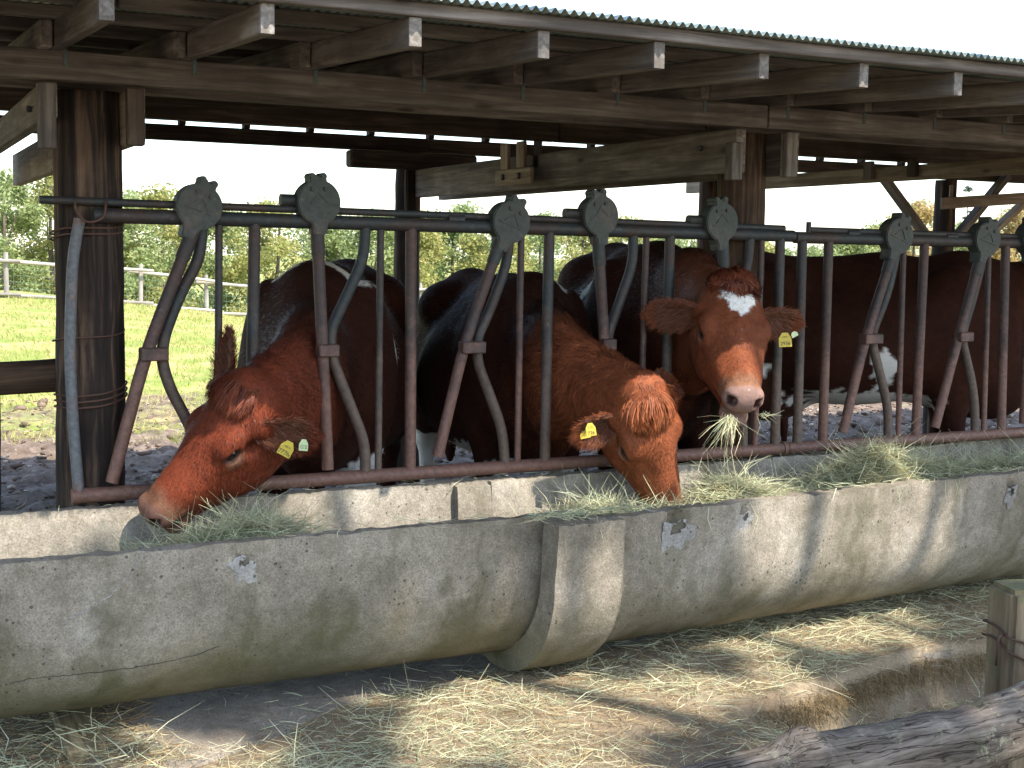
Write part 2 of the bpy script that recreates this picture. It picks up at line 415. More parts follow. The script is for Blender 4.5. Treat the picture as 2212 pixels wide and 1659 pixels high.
def ground_grid():
    def axis(f0, f1, step, lo, hi, n):
        a = np.arange(f0, f1 + 1e-6, step)
        g = np.geomspace(step, hi - f1, n) + f1; h = f0 - np.geomspace(step, f0 - lo, n)
        return np.concatenate([h[::-1], a, g])
    xs = axis(-0.6, 10.5, 0.05, -600, 600, 40); ys = axis(1.8, 17, 0.05, -600, 900, 50); ys = np.unique(np.round(np.concatenate([ys, np.arange(2.8, 3.7, .0125)]), 4))
    X, Y = np.meshgrid(xs, ys, indexing='ij'); P = np.stack([X, Y, X * 0], -1).reshape(-1, 3)
    x, y = P[:, 0], P[:, 1]
    z = field_z(x, y)
    mud = sstep(4.6, 5.4, y) * sstep(15.5, 10.0, y)
    rough = vnoise(P, 3.1, 3) * .018 + np.maximum(vnoise(P, 9, 4), -.3) * .022 + vnoise(P, 21, 5) * .011
    hoof = -0.05 * np.clip(vnoise(P, 6.2, 9) - .35, 0, 1)
    inpad = sstep(4.5, 4.7, y) * sstep(7.4, 7.0, y)
    z = z + mud * (rough + hoof) * (1 - .75 * inpad) + sstep(10, 14, y) * vnoise(P, .8, 6) * .03 * sstep(400, 60, y)
    P[:, 2] = z
    nx, ny = len(xs), len(ys)
    i = np.arange(nx - 1)[:, None] * ny; j = np.arange(ny - 1)[None]
    a = i + j
    Q = np.stack([a, a + ny, a + ny + 1, a + 1], -1).reshape(-1, 4)
    return np_mesh('ground', P, Q)
def ground_mat():
    m, nt, b = mat_new('field_ground')
    v = coords(nt, rnd=False); tc = N(nt, 'TexCoord'); sep = N(nt, 'SeparateXYZ'); nt.links.new(tc.outputs['Object'], sep.inputs[0])
    n1 = noise(nt, v, 0.55, 6, 0.65); n2 = noise(nt, v, 5, 6, 0.7); n3 = noise(nt, v, 34, 5, 0.7); n4 = noise(nt, v, 1.6, 5, .6)
    grass = ramp(nt, n3, [(0.3, (0.13, 0.17, 0.035)), (0.55, (0.24, 0.28, 0.07)), (0.75, (0.34, 0.34, 0.12))])
    dry = ramp(nt, n3, [(0.3, (0.33, 0.26, 0.10)), (0.7, (0.50, 0.41, 0.18))])
    grass = mixc(nt, ramp(nt, n4, [(0.45, (0, 0, 0)), (0.6, (1, 1, 1))]), grass, dry)
    mud = ramp(nt, n2, [(0.3, (0.08, 0.055, 0.04)), (0.5, (0.17, 0.125, 0.093)), (0.68, (0.3, 0.235, 0.185))])
    mud = mixc(nt, mathn(nt, 'MULTIPLY', ramp(nt, n3, [(0.56, (0, 0, 0)), (0.66, (1, 1, 1))]), .55), mud, (0.33, 0.29, 0.23))
    h = mathn(nt, 'ADD', sep.outputs['Y'], mathn(nt, 'MULTIPLY', mathn(nt, 'SUBTRACT', n1, 0.5), 9.0))
    h = mathn(nt, 'ADD', h, mathn(nt, 'MULTIPLY', mathn(nt, 'SUBTRACT', n2, 0.5), 5.0))
    g = N(nt, 'MapRange', interpolation_type='SMOOTHSTEP'); nt.links.new(h, g.inputs[0])
    g.inputs[1].default_value = 10.2; g.inputs[2].default_value = 12.2
    c = mixc(nt, g.outputs[0], mud, grass)
    dirt = ramp(nt, n2, [(0.3, (0.15, 0.11, 0.07)), (0.55, (0.25, 0.195, 0.13)), (0.75, (0.34, 0.28, 0.2))])
    dirt = mixc(nt, 0.5, dirt, ramp(nt, noise(nt, v, 120, 4, .7), [(0.3, (.25, .25, .25)), (0.7, (.75, .75, .75))]), 'OVERLAY')
    f = N(nt, 'MapRange'); nt.links.new(sep.outputs['Y'], f.inputs[0]); f.inputs[1].default_value = 4.35; f.inputs[2].default_value = 4.2
    c = mixc(nt, f.outputs[0], c, dirt)
    nt.links.new(c, b.inputs['Base Color']); b.inputs['Roughness'].default_value = 0.95; b.inputs['Specular IOR Level'].default_value = 0.15
    p = bump(nt, b, n2, 0.6, 0.03); bump(nt, b, n3, 0.6, 0.012, p)
    return m
M_GROUND = ground_mat()
ground = link('ground', ground_grid(), M_GROUND); tag(ground, kind='structure')

def slab():
    xs = np.arange(0.50, 9.01, 0.03); ys = np.linspace(3.30, 4.75, 40)
    X, Y = np.meshgrid(xs, ys, indexing='ij')
    u = (Y - 3.30) / (4.75 - 3.3)
    fr = 3.36 + 0.05 * vnoise(np.stack([X, X * 0, X * 0], -1).reshape(-1, 3), 3, 2).reshape(X.shape) + .1 * sstep(2.4, 1.2, X)
    Y = fr + u * (4.75 - fr)
    X = X + 0.012 * vnoise(np.stack([Y, X, X * 0], -1).reshape(-1, 3), 8, 5).reshape(X.shape) * (X < .6)
    P = np.stack([X, Y, X * 0 + 0.035], -1).reshape(-1, 3)
    P[:, 2] += 0.004 * vnoise(P, 5, 8)
    nx, ny = X.shape
    i = np.arange(nx - 1)[:, None] * ny; j = np.arange(ny - 1)[None]; a = i + j
    Q = np.stack([a, a + ny, a + ny + 1, a + 1], -1).reshape(-1, 4)
    # skirts
    k = len(P)
    fl = P.reshape(nx, ny, 3)[:, 0].copy(); fl[:, 2] = -.16
    ll = P.reshape(nx, ny, 3)[0].copy(); ll[:, 2] = -.16
    a = np.arange(nx - 1); S1 = np.stack([a * ny, k + a, k + a + 1, (a + 1) * ny], -1)
    k2 = k + nx; a = np.arange(ny - 1); S2 = np.stack([a, a + 1, k2 + a + 1, k2 + a], -1)
    me = np_mesh('slab', np.concatenate([P, fl, ll]), np.concatenate([Q, S1, S2])); fix_sharp(me, 50)
    return me
tag(link('concrete_pavement', slab(), M_SLAB), kind='structure')

# ------------------------------------------------------------------ cattle shelter
shelter = empty('cattle_shelter', (0.62, 4.2, 0))
tag(shelter, 'open timber cattle shelter with green corrugated roof on round log posts', 'shelter')
def rafter_z(y): return 1.98 + 0.052 * (y - 4.05)          # underside of rafters
RH = 0.076; PH = 0.036
def roof_z(y): return rafter_z(y) + RH + PH + 0.006
# posts
for i, (x, y, r, ztop, mt) in enumerate([(0.640, 4.325, 0.106, 1.897, M_POST), (3.172, 4.325, 0.0965, 1.897, M_POST2), (5.60, 4.325, 0.095, 1.897, M_POST),
                                   (-1.88, 4.325, 0.1, 1.897, M_POST), (2.965, 7.4, 0.078, 2.0, M_POST), (5.17, 7.4, 0.075, 2.0, M_POST2),
                                   (7.31, 7.4, 0.08, 2.0, M_POST), (0.55, 7.4, 0.08, 2.0, M_POST), (9.6, 7.4, 0.08, 2.0, M_POST)]):
    log('post', (x, y, -0.12), (x, y, ztop), r * 1.03, r * 0.98, mt, shelter, n=28, m=44, wob=0.03, bend=0.003, seed=i)
# front headers, in two lengths meeting over the second post
for (x0, x1) in ((-3.2, 3.07), (3.076, 9.8)):
    beam('header_beam', (x0, 4.055, 1.939), (x1, 4.055, 1.939), 0.055, 0.084, M_TIMBER, shelter)
    beam('header_beam', (x0, 4.46, 1.958), (x1, 4.46, 1.958), 0.055, 0.084, M_TIMBER, shelter)
    beam('header_beam', (x0, 5.72, 2.012), (x1, 5.72, 2.012), 0.07, 0.106, M_TIMBER_DARK, shelter)
    beam('header_beam', (x0, 7.38, 2.046), (x1, 7.38, 2.046), 0.07, 0.084, M_TIMBER_DARK, shelter)
# rafters with overlapping rear lengths, packing blocks and steel straps
RX = [0.518 + 0.374 * i for i in range(-8, 25)]
E_front = 3.15
for i, x in enumerate(RX):
    jx = random.uniform(-.008, .008); jy = random.uniform(-.015, .015)
    y0 = E_front + jy; y1 = 4.75
    rf = beam('rafter', (x + jx, y0, rafter_z(y0) + RH / 2), (x + jx, y1, rafter_z(y1) + RH / 2), 0.036, RH, M_TIMBER, shelter)
    beam('rafter', (x + jx - 0.039, 3.93, rafter_z(3.93) + RH / 2), (x + jx - 0.039, 7.44, rafter_z(7.44) + RH / 2), 0.036, RH, M_TIMBER, shelter)
    M = Matrix.Translation((x + jx, y0 - 0.0015, rafter_z(y0) + RH / 2))
    link('rafter_end', box_mesh(0.034, 0.003, RH - .004, 0.0005), M_ENDGRAIN, rf, M)
    beam('packing_block', (x + jx - .039, 7.35, 2.12), (x + jx - .039, 7.41, 2.12), 0.036, 0.062, M_TIMBER_DARK, shelter)
    st = beam('strap', (x + jx + 0.024, 4.026, 1.936), (x + jx + 0.024, 4.026, 1.983), 0.012, 0.003, M_STRAP, shelter, up=(0, 1, 0), bev=0)
# purlins
PY = [3.135 + 0.385 * i for i in range(12)]
for k, y in enumerate(PY):
    z = rafter_z(y) + RH + PH / 2
    for (x0, x1) in ((-3.3, 0.1 + .5 * (k % 3)), (0.105 + .5 * (k % 3), 3.9 - .4 * (k % 2)), (3.905 - .4 * (k % 2), 9.9)):
        beam('purlin', (x0, y, z), (x1, y, z), 0.042 if k else 0.034, PH, M_TIMBER, shelter)
# corrugated roofing: overlapping sheets
pitch_c = 0.0285; sheet_n = 24
per = 8
x0 = -3.3; k = 0
while x0 < 9.9:
    w_ = pitch_c * sheet_n
    xs = x0 + np.arange(sheet_n * per + per + 1) * pitch_c / per
    zc = 0.0068 * (1 - np.cos((xs - (-3.3)) / pitch_c * 2 * np.pi))
    ys = [3.07 + random.uniform(-.006, .006), 4.5, 6.0, 7.47]
    V = np.array([[x, y, roof_z(y) - .006 + z + 0.0016 * (k % 2)] for y in ys for x, z in zip(xs, zc)])
    n = len(xs); Vt = V + np.array([0, 0, .0012])
    a = (np.arange(len(ys) - 1)[:, None] * n + np.arange(n - 1)[None]).reshape(-1)
    Qb = np.stack([a, a + n, a + n + 1, a + 1], -1); off = len(V)
    Qt = np.stack([a, a + 1, a + n + 1, a + n], -1) + off
    e = np.arange(n - 1); Qf = np.stack([e, e + 1, off + e + 1, off + e], -1)
    c = np.array([x0, 3.07, 2.1])
    me = np_mesh('roof_sheet', np.concatenate([V, Vt]) - c, np.concatenate([Qb, Qt, Qf])); fix_sharp(me, 60)
    link('roof_sheet', me, M_ROOF, shelter, Matrix.Translation(c))
    x0 += w_; k += 1
# a bent flap of sheet metal at the eave
beam('roof_patch', (3.52, 3.055, 2.068), (3.60, 3.06, 2.066), 0.05, 0.004, M_GALV, shelter, bev=0)
# ties running front to back, pairs clasping each front post
for px, mt in ((0.633, M_TIMBER_PALE), (3.13, M_TIMBER), (-1.88, M_TIMBER)):
    for s in (-1, 1):
        m_ = mt if px != 3.13 or s < 0 else M_TIMBER
        th_ = 0.165 if px > 1 or s > 0 else 0.105; m_ = M_TIMBER if px < 1 and s < 0 else m_
        beam('tie_beam', (px + s * 0.127, 4.10, 1.8975 - th_ / 2), (px + s * 0.127, 7.56, 1.8975 - th_ / 2), 0.046, th_, m_, shelter)
        beam('tie_bolt', (px + s * 0.152, 4.325, 1.835), (px + s * 0.168, 4.325, 1.835), 0.02, 0.02, M_DARKMETAL, shelter)
beam('cleat', (0.747, 4.07, 1.72), (0.747, 4.07, 1.89), 0.05, 0.045, M_TIMBER_DARK, shelter, up=(0, 1, 0))
beam('cleat', (0.493, 4.07, 1.70), (0.493, 4.07, 1.89), 0.05, 0.045, M_TIMBER, shelter, up=(0, 1, 0))
beam('cleat', (3.207, 4.07, 1.72), (3.207, 4.07, 1.89), 0.05, 0.045, M_TIMBER, shelter, up=(0, 1, 0))
beam('cleat', (2.953, 4.075, 1.70), (2.953, 4.075, 1.84), 0.05, 0.05, M_TIMBER, shelter, up=(0, 1, 0))
beam('tie_beam', (5.33, 4.1, 1.895), (5.33, 7.9, 1.895), 0.04, 0.085, M_TIMBER_PALE, shelter)
# bolster over the rear post with drop rod
beam('bolster', (2.55, 7.30, 1.945), (3.36, 7.30, 1.945), 0.10, 0.10, M_TIMBER_DARK, shelter, bev=0.012)
pipe('tie_rod', [(2.90, 7.27, 1.90), (2.90, 7.27, 1.62)], 0.006, M_DARKMETAL, shelter, 8)
beam('tie_bolt', (2.87, 7.31, 1.57), (3.06, 7.31, 1.57), 0.014, 0.014, M_DARKMETAL, shelter)
# hanger boards with a nailed plate on the first tie
for y in (5.98, 5.80):
    beam('hanger_board', (2.925, y, 1.83), (2.925, y, 1.96), 0.085, 0.02, M_TIMBER_PALE, shelter, up=(1, 0, 0))
    beam('hanger_board', (2.99, y - .05, 1.83), (2.99, y - .05, 1.96), 0.06, 0.02, M_TIMBER, shelter, up=(1, 0, 0))
hp = beam('hanger_plate', (2.915, 5.66, 1.79), (2.915, 6.06, 1.79), 0.02, 0.078, M_TIMBER_PALE, shelter)
for y in (5.78, 5.96): beam('bolt', (2.90, y - .012, 1.79), (2.90, y + .012, 1.79), 0.016, 0.03, M_DARKMETAL, hp)
beam('hanger_board', (5.30, 5.98, 1.87), (5.30, 5.98, 1.975), 0.07, 0.03, M_TIMBER, shelter, up=(1, 0, 0))
beam('hanger_board', (5.30, 5.62, 1.87), (5.30, 5.62, 1.975), 0.07, 0.03, M_TIMBER_DARK, shelter, up=(1, 0, 0))
# braces and boards on the far right rear post
beam('brace', (6.62, 7.3, 1.98), (7.06, 7.3, 1.56), 0.05, 0.075, M_TIMBER, shelter, up=(0, 1, 0))
beam('brace', (7.83, 7.3, 2.05), (7.30, 7.3, 1.53), 0.05, 0.075, M_TIMBER, shelter, up=(0, 1, 0))
beam('brace', (8.08, 7.26, 1.92), (7.56, 7.26, 1.54), 0.04, 0.075, M_TIMBER_PALE, shelter, up=(0, 1, 0))
beam('rail_board', (7.10, 7.22, 1.815), (8.3, 7.22, 1.91), 0.03, 0.085, M_TIMBER_PALE, shelter)
beam('cleat', (7.27, 7.30, 1.86), (7.27, 7.30, 1.96), 0.03, 0.02, M_TIMBER_PALE, shelter, up=(0, 1, 0))

# ------------------------------------------------------------------ feed barriers
YB = 4.2
def P2(x, z, dy=0.0): return (x, YB + dy, z)
def lock_plate_mesh():
    # pear-shaped housing with two bolt ears; local x right, z up, y depth
    pts = []
    def arc(cx, cz, r, a0, a1, n):
        for i in range(n):
            a = math.radians(a0 + (a1 - a0) * i / (n - 1)); pts.append((cx + r * math.cos(a), cz + r * math.sin(a)))
    arc(0, 0, 0.074, -66, 66, 18)
    arc(0.019, 0.084, 0.0125, -35, 175, 8)
    arc(-0.019, 0.084, 0.0125, 5, 215, 8)
    arc(0, 0, 0.074, 114, 246, 18)
    pts += [(-0.024, -0.085), (-0.022, -0.108), (0.021, -0.108), (0.024, -0.085)]
    bm = bmesh.new()
    f = bm.faces.new([bm.verts.new((x, -0.030, z)) for x, z in pts])
    r = bmesh.ops.extrude_face_region(bm, geom=[f])
    for v in r['geom']:
        if isinstance(v, bmesh.types.BMVert): v.co.y = 0.032
    bmesh.ops.recalc_face_normals(bm, faces=bm.faces)
    bmesh.ops.bevel(bm, geom=[e for e in bm.edges if len(e.link_faces) == 2 and e.calc_face_angle(0) > 1.2], offset=0.004, segments=2, affect='EDGES')
    # embossed chevron on the front face
    def rib(p, q, wd=0.002):
        d = Vector((q[0] - p[0], q[1] - p[1])); d.normalize(); nrm = Vector((-d.y, d.x)) * wd
        a = [(p[0] + nrm.x, p[1] + nrm.y), (q[0] + nrm.x, q[1] + nrm.y), (q[0] - nrm.x, q[1] - nrm.y), (p[0] - nrm.x, p[1] - nrm.y)]
        lo = [bm.verts.new((x, -0.030, z)) for x, z in a]; hi = [bm.verts.new((x * .98, -0.0325, z)) for x, z in a]
        bm.faces.new(hi)
        for i in range(4): bm.faces.new((lo[i], lo[(i + 1) % 4], hi[(i + 1) % 4], hi[i]))
    rib((-0.048, -0.012), (0.048, -0.012)); rib((-0.03, -0.004), (0.0, 0.03)); rib((0.0, 0.03), (0.03, -0.004))
    bmesh.ops.recalc_face_normals(bm, faces=bm.faces)
    me = bpy.data.meshes.new('lock_plate'); bm.to_mesh(me); bm.free()
    me.materials.append(M_PLATE)
    return me
ME_PLATE = lock_plate_mesh()
def disc_mesh(r, h, n=14):
    V, fs = sweep(np.array([[0, 0, 0], [0, -h, 0]]), [r, r * .9], n); me = np_mesh('bolt', V, fs); fix_sharp(me); return me
ME_BOLT = disc_mesh(0.0075, 0.005); ME_BOLT.materials.append(M_DARKMETAL)

def barrier(name, label, group, rail_x, top_z, locks, bars, rod):
    b = empty(name, ((rail_x[0] + rail_x[1]) / 2, YB, 0.64))
    tag(b, label, 'feed barrier', group)
    pipe('top_rail', [P2(rail_x[0], top_z[0]), P2(rail_x[1], top_z[1])], 0.0235, M_PIPE, b, 14)
    pipe('bottom_rail', [P2(rail_x[0] - (.08 if name and rail_x[0] < 1 else 0), 0.637), P2(rail_x[1], 0.637)], 0.0245, M_PIPE_RUST, b, 14)
    pipe('release_rod', [P2(rod[0], rod[2], .004), P2(rod[1], rod[3], .004)], 0.0125, M_PIPE, b, 10)
    for (xt, xb, r, rust) in bars:
        pipe('bar', [P2(xt, 1.50), P2(xb, 0.645)], r, M_PIPE_RUST if rust else M_PIPE, b)
    for L in locks:
        px, pz = L['plate']
        arm = L['arm']; bent = L['bent']
        ap = [Vector(P2(q[0], q[1], -.018)) for q in arm]; a0, a1 = ap[0], ap[1]
        pipe('neck_arm', ap, 0.0205, M_PIPE_RUST, b, 12, .12)
        tilt = math.atan2(a1.x - a0.x, a0.z - a1.z)
        pipe('bent_bar', [P2(x, z, .002) for x, z in bent], 0.019, M_PIPE, b, 12, 0.09)
        # sleeve that joins arm and plate
        d = (a1 - a0).normalized()
        pipe('sleeve', [a0, a0 + d * 0.11], 0.0235, M_PIPE, b)
        Mp = Matrix.Translation((px, YB - .012, pz)) @ Matrix.Rotation(-tilt, 4, 'Y')
        pl = link('lock_plate', ME_PLATE, None, b, Mp)
        for bx, bz in ((-0.022, 0.043), (0.022, 0.043)):
            bo = bpy.data.objects.new('bolt', ME_BOLT); col.objects.link(bo); bo.matrix_basis = Mp @ Matrix.Translation((bx, -.030, bz))
            bo.parent = pl; bo.matrix_parent_inverse = pl.matrix_basis.inverted()
        # pivot bracket between arm and bent bar
        t = (a0.z - 1.075) / (a0.z - a1.z); pa = a0.lerp(a1, t) if len(ap) == 2 else ap[1]
        ex = min(bent, key=lambda q: abs(q[1] - 1.09))[0]
        br = beam('pivot_bracket', (pa.x - .022, YB - .03, 1.08), (ex + .012, YB - .03, 1.08), 0.05, 0.042, M_PIPE_RUST, b)
        if L.get('collar'):
            cx = px + L['collar']
            pipe('rod_collar', [P2(cx - .03, pz + .005, .004), P2(cx + .03, pz + .005, .004)], 0.02, M_PIPE, b, 10)
    return b

ZB = 0.657
bar_l = [(1.03, 1.02, .0125, 0), (1.147, 1.128, .02, 0), (1.584, 1.579, .0125, 0), (1.696, 1.699, .02, 1), (2.122, 2.121, .0125, 1), (2.236, 2.234, .02, 0),
         (2.652, 2.647, .0125, 1), (2.758, 2.759, .02, 0), (3.19, 3.19, .0125, 1), (3.281, 3.291, .02, 0)]
lock_l = [dict(plate=(0.959, 1.546), arm=((0.948, 1.483), (0.791, 1.085), (0.679, 0.676)), bent=[(0.976, 1.50), (0.969, 1.386), (0.898, 1.257), (0.850, 1.129), (0.843, 1.052), (0.869, 0.963), (0.924, 0.857), (0.969, 0.741), (0.973, 0.645)]),
          dict(plate=(1.354, 1.572), arm=((1.352, 1.507), (1.391, 0.674)), bent=[(1.53, 1.50), (1.524, 1.386), (1.406, 1.143), (1.409, 1.057), (1.53, 0.757), (1.533, 0.645)], collar=-.09),
          dict(plate=(2.064, 1.523), arm=((2.041, 1.482), (1.897, 1.1), (1.796, 0.694)), bent=[(2.078, 1.5), (2.067, 1.375), (2.0, 1.203), (1.952, 1.111), (1.955, 1.024), (2.009, 0.896), (2.059, 0.775), (2.071, 0.645)], collar=-.20),
          dict(plate=(2.43, 1.555), arm=((2.43, 1.481), (2.51, 0.674)), bent=[(2.594, 1.5), (2.597, 1.38), (2.49, 1.102), (2.50, 1.0), (2.59, 0.757), (2.592, 0.645)], collar=-.1),
          dict(plate=(2.971, 1.544), arm=((2.990, 1.482), (3.05, 0.674)), bent=[(3.135, 1.5), (3.13, 1.38), (3.02, 1.12), (3.03, 1.03), (3.13, 0.757), (3.135, 0.645)], collar=-.1)]
b1 = barrier('feed_barrier', 'headlock feed barrier of dark pipes with five round lock plates between the log posts', None,
             (0.64, 3.345), (1.512, 1.497), lock_l, bar_l, (0.483, 3.302, 1.555, 1.527))
bar_r = [(3.392, 3.404, .02, 0), (3.527, 3.536, .02, 1), (3.929, 3.946, .0125, 1), (4.045, 4.045, .02, 1), (4.419, 4.446, .0125, 1), (4.519, 4.553, .02, 1), (4.95, 4.95, .0125, 1), (5.08, 5.08, .02, 1)]
lock_r = [dict(plate=(3.871, 1.507), arm=((3.863, 1.459), (3.722, 1.068), (3.626, 0.69)), bent=[(3.9, 1.49), (3.888, 1.418), (3.855, 1.269), (3.782, 1.108), (3.785, 1.048), (3.845, 0.895), (3.885, 0.777), (3.892, 0.645)], collar=-.22),
          dict(plate=(4.373, 1.502), arm=((4.36, 1.456), (4.252, 1.087), (4.137, 0.686)), bent=[(4.395, 1.49), (4.385, 1.41), (4.345, 1.254), (4.292, 1.101), (4.297, 1.044), (4.361, 0.879), (4.388, 0.765), (4.395, 0.645)], collar=-.18),
          dict(plate=(4.66, 1.51), arm=((4.66, 1.456), (4.67, 0.681)), bent=[(4.84, 1.49), (4.835, 1.406), (4.72, 1.093), (4.725, 1.052), (4.83, 0.804), (4.84, 0.645)])]
b2 = barrier('feed_barrier', 'headlock feed barrier of rusty pipes beyond the brown log post, upright stub on its rod', None,
             (3.352, 5.5), (1.492, 1.488), lock_r, bar_r, (3.43, 5.4, 1.524, 1.514))
pipe('stub', [P2(3.425, 1.50, .004), P2(3.425, 1.556, .004)], 0.011, M_PIPE, b2, 10)
pipe('joint_sleeve', [P2(3.325, 0.637), P2(3.345, 0.637)], 0.029, M_PIPE_RUST, b1, 14)
# end pipe strapped to the first post, and its wire bindings
yp = 4.2
pipe('end_pipe', [(0.600, yp, 1.50), (0.577, yp, 1.38), (0.566, yp, 1.18), (0.563, yp, 1.046), (0.570, yp, 0.835), (0.582, yp, 0.645)], 0.0175, M_GALV, b1, 14, .1)
def ring(z, tilt=0.0, rr=0.111, turns=1.0, seed=0, cx=0.64, cy=4.325, sq=1.0):
    t = np.linspace(0, 2 * np.pi * turns, int(40 * turns)) + seed
    r = rr + 0.004 * np.sin(t * 3 + seed)
    r = r + 0.026 * np.exp(-((np.mod(t - 4.15, 2 * np.pi)) - 0) ** 2 / .05) + 0.026 * np.exp(-((np.mod(t - 4.15, 2 * np.pi)) - 2 * np.pi) ** 2 / .05)
    return np.stack([cx + r * np.cos(t), cy + r * np.sin(t) * sq, z + tilt * np.cos(t) + 0.006 * np.sin(t * 2 + seed) + 0.003 * t], 1)
def wire(name, pts, r=0.0032, parent=None, mat=M_WIRE):
    V, fs = sweep(pts, r, 6); c = pts.mean(0)
    return link(name, np_mesh(name, V - c, fs), mat, parent, Matrix.Translation(c))
wire('wire_binding', ring(1.44, .01, turns=2), parent=b1)
wire('wire_binding', ring(1.12, .012, rr=.110, turns=1), .0025, b1)
wire('wire_binding', ring(0.905, .012, turns=3, seed=1), .0035, b1)
wire('wire_binding', smooth_path([(0.585, 4.175, 1.56), (0.58, 4.16, 1.53), (0.61, 4.165, 1.485), (0.67, 4.165, 1.50), (0.675, 4.18, 1.56)], .04), .004, b1)

# ------------------------------------------------------------------ concrete troughs
def u_profile(ro, th, zc, ztop, n=20, flare=0.012):
    """closed loop of (y,z): outer from front rim down round to back rim, then inner back"""
    out = []
    for t in np.linspace(0, 1, 7)[:-1]: out.append((-ro - flare * (1 - t), ztop + (zc - ztop) * t))
    for a in np.linspace(180, 360, n): out.append((ro * math.cos(math.radians(a)), zc + ro * math.sin(math.radians(a))))
    for t in np.linspace(0, 1, 7)[1:]: out.append((ro + flare * t, zc + (ztop - zc) * t))
    ri = ro - th; inn = []
    for t in np.linspace(0, 1, 7)[:-1]: inn.append((ri + flare * (1 - t), ztop + (zc - ztop) * t))
    for a in np.linspace(0, -180, n): inn.append((ri * math.cos(math.radians(a)), zc + ri * math.sin(math.radians(a))))
    for t in np.linspace(0, 1, 7)[1:]: inn.append((-ri - flare * t, zc + (ztop - zc) * t))
    # slightly rounded rims
    return np.array(out), np.array(inn)
def trough_mesh(x0, x1, yc0, yc1, ro, th, zc, ztop, step=0.02, seed=0, dents=(), rim_rough=0.006, prof=None, ragged=0.0, ysc=(1.0, 1.0)):
    out, inn = prof if prof is not None else u_profile(ro, th, zc, ztop)
    loop = np.concatenate([out, inn]); n = len(loop)
    # corner softening: insert extra points near rims
    m = max(3, int(round((x1 - x0) / step)) + 1)
    xs = np.linspace(x0, x1, m); yc = np.linspace(yc0, yc1, m)
    V = np.zeros((m, n, 3)); V[:, :, 0] = xs[:, None]; V[:, :, 1] = yc[:, None] + loop[None, :, 0] * np.linspace(ysc[0], ysc[1], m)[:, None]; V[:, :, 2] = loop[None, :, 1]
    P = V.reshape(-1, 3)
    Nn = np.zeros((n, 2)); d = np.roll(loop, -1, 0) - np.roll(loop, 1, 0); Nn[:, 0] = d[:, 1]; Nn[:, 1] = -d[:, 0]
    Nn /= np.linalg.norm(Nn, axis=1)[:, None]
    cen = np.array([0, zc]); 
    disp = 0.003 * vnoise(P, 7, seed) + 0.0016 * vnoise(P, 30, seed + 1)
    rim = np.exp(-((P[:, 2] - ztop) / 0.022) ** 2)
    disp = disp - rim_rough * rim * np.clip(vnoise(P, 34, seed + 2) + .35, 0, 1.2) - rim_rough * .8 * rim * np.clip(vnoise(P, 75, seed + 5), 0, 1)
    for (dx, dz, rr, dep) in dents:                        # knocked-out bolt holes on the front wall
        q = np.hypot((P[:, 0] - dx) / rr, (P[:, 2] - dz) / rr) + .25 * vnoise(P, 40, seed + 3)
        onf = (np.tile(np.arange(n) < len(out) // 2, m))
        disp = disp - dep * np.clip(1 - q, 0, 1) ** .6 * onf
    nn = np.tile(Nn, (m, 1))
    P[:, 1] += nn[:, 0] * disp; P[:, 2] += nn[:, 1] * disp
    P[:, 2] -= 0.003 * rim * np.clip(vnoise(P, 5, seed + 4), 0, 1)
    if ragged:
        e = np.clip(1 - (P[:, 0] - x0) / .06, 0, 1); P[:, 0] += ragged * e * vnoise(P * [0, 1, 1], 18, seed + 7)
    a = (np.arange(m - 1)[:, None] * n + np.arange(n)[None]); b = (np.arange(m - 1)[:, None] * n + (np.arange(n)[None] + 1) % n)
    Q = np.stack([a, b, b + n, a + n], -1).reshape(-1, 4)
    # end caps (strip between outer and inner)
    no = len(out); caps = []
    for s, fl in ((0, 0), ((m - 1) * n, 1)):
        for i in range(no - 1):
            o1, o2 = s + i, s + i + 1; i1, i2 = s + n - 1 - i, s + n - 2 - i
            caps.append((o1, i1, i2, o2) if not fl else (o1, o2, i2, i1))
    me = np_mesh('trough', P, [Q, np.array(caps)]); fix_sharp(me, 48)
    bm = bmesh.new(); bm.from_mesh(me); bmesh.ops.recalc_face_normals(bm, faces=bm.faces); bm.to_mesh(me); bm.free()
    return me
RT, ZC, ZT = 0.335, 0.425, 0.605
def chip(parent, x, y, z, r, seed, tail=2.2):
    """pale spalled patch: thin irregular skin proud of the wall by 1.5 mm, plus the rebated hole"""
    k = 22; t = np.linspace(0, 2 * np.pi, k, endpoint=False)
    rr = r * (1 + .3 * np.sin(3 * t + seed) + .22 * np.sin(7 * t + seed * 2) + .15 * np.sin(11 * t))
    V = [(x, y, z - r * .5)]
    for a, q in zip(t, rr):
        V.append((x + q * math.cos(a), y + .0, z - r * .5 + q * math.sin(a) * (1.25 if math.sin(a) < 0 else .75)))
    V = np.array(V); F = np.array([(0, 1 + (i + 1) % k, 1 + i) for i in range(k)])
    return V, F
tl = link('feed_trough', trough_mesh(0.275, 2.02, 3.857, 3.857, RT, 0.052, ZC, ZT, seed=1, dents=((0.923, 0.545, 0.018, 0.035),), ragged=.02), M_CONC)
tag(tl, 'mossy concrete feed trough, hairline crack across its face, resting on a timber block', 'trough')
tr = link('feed_trough', trough_mesh(1.98, 6.2, 3.802, 4.05, RT, 0.055, ZC - .005, ZT, seed=4, ysc=(1.095, .99), dents=((2.31, 0.553, 0.04, 0.05), (2.605, 0.556, 0.022, 0.04), (3.93, 0.535, 0.025, 0.04))), M_CONC)
tag(tr, 'concrete feed trough with thick socket end, its rim piled with hay', 'trough')
fo, fi = u_profile(RT + .036, 0.09, ZC - .01, ZT - .004, flare=.014)
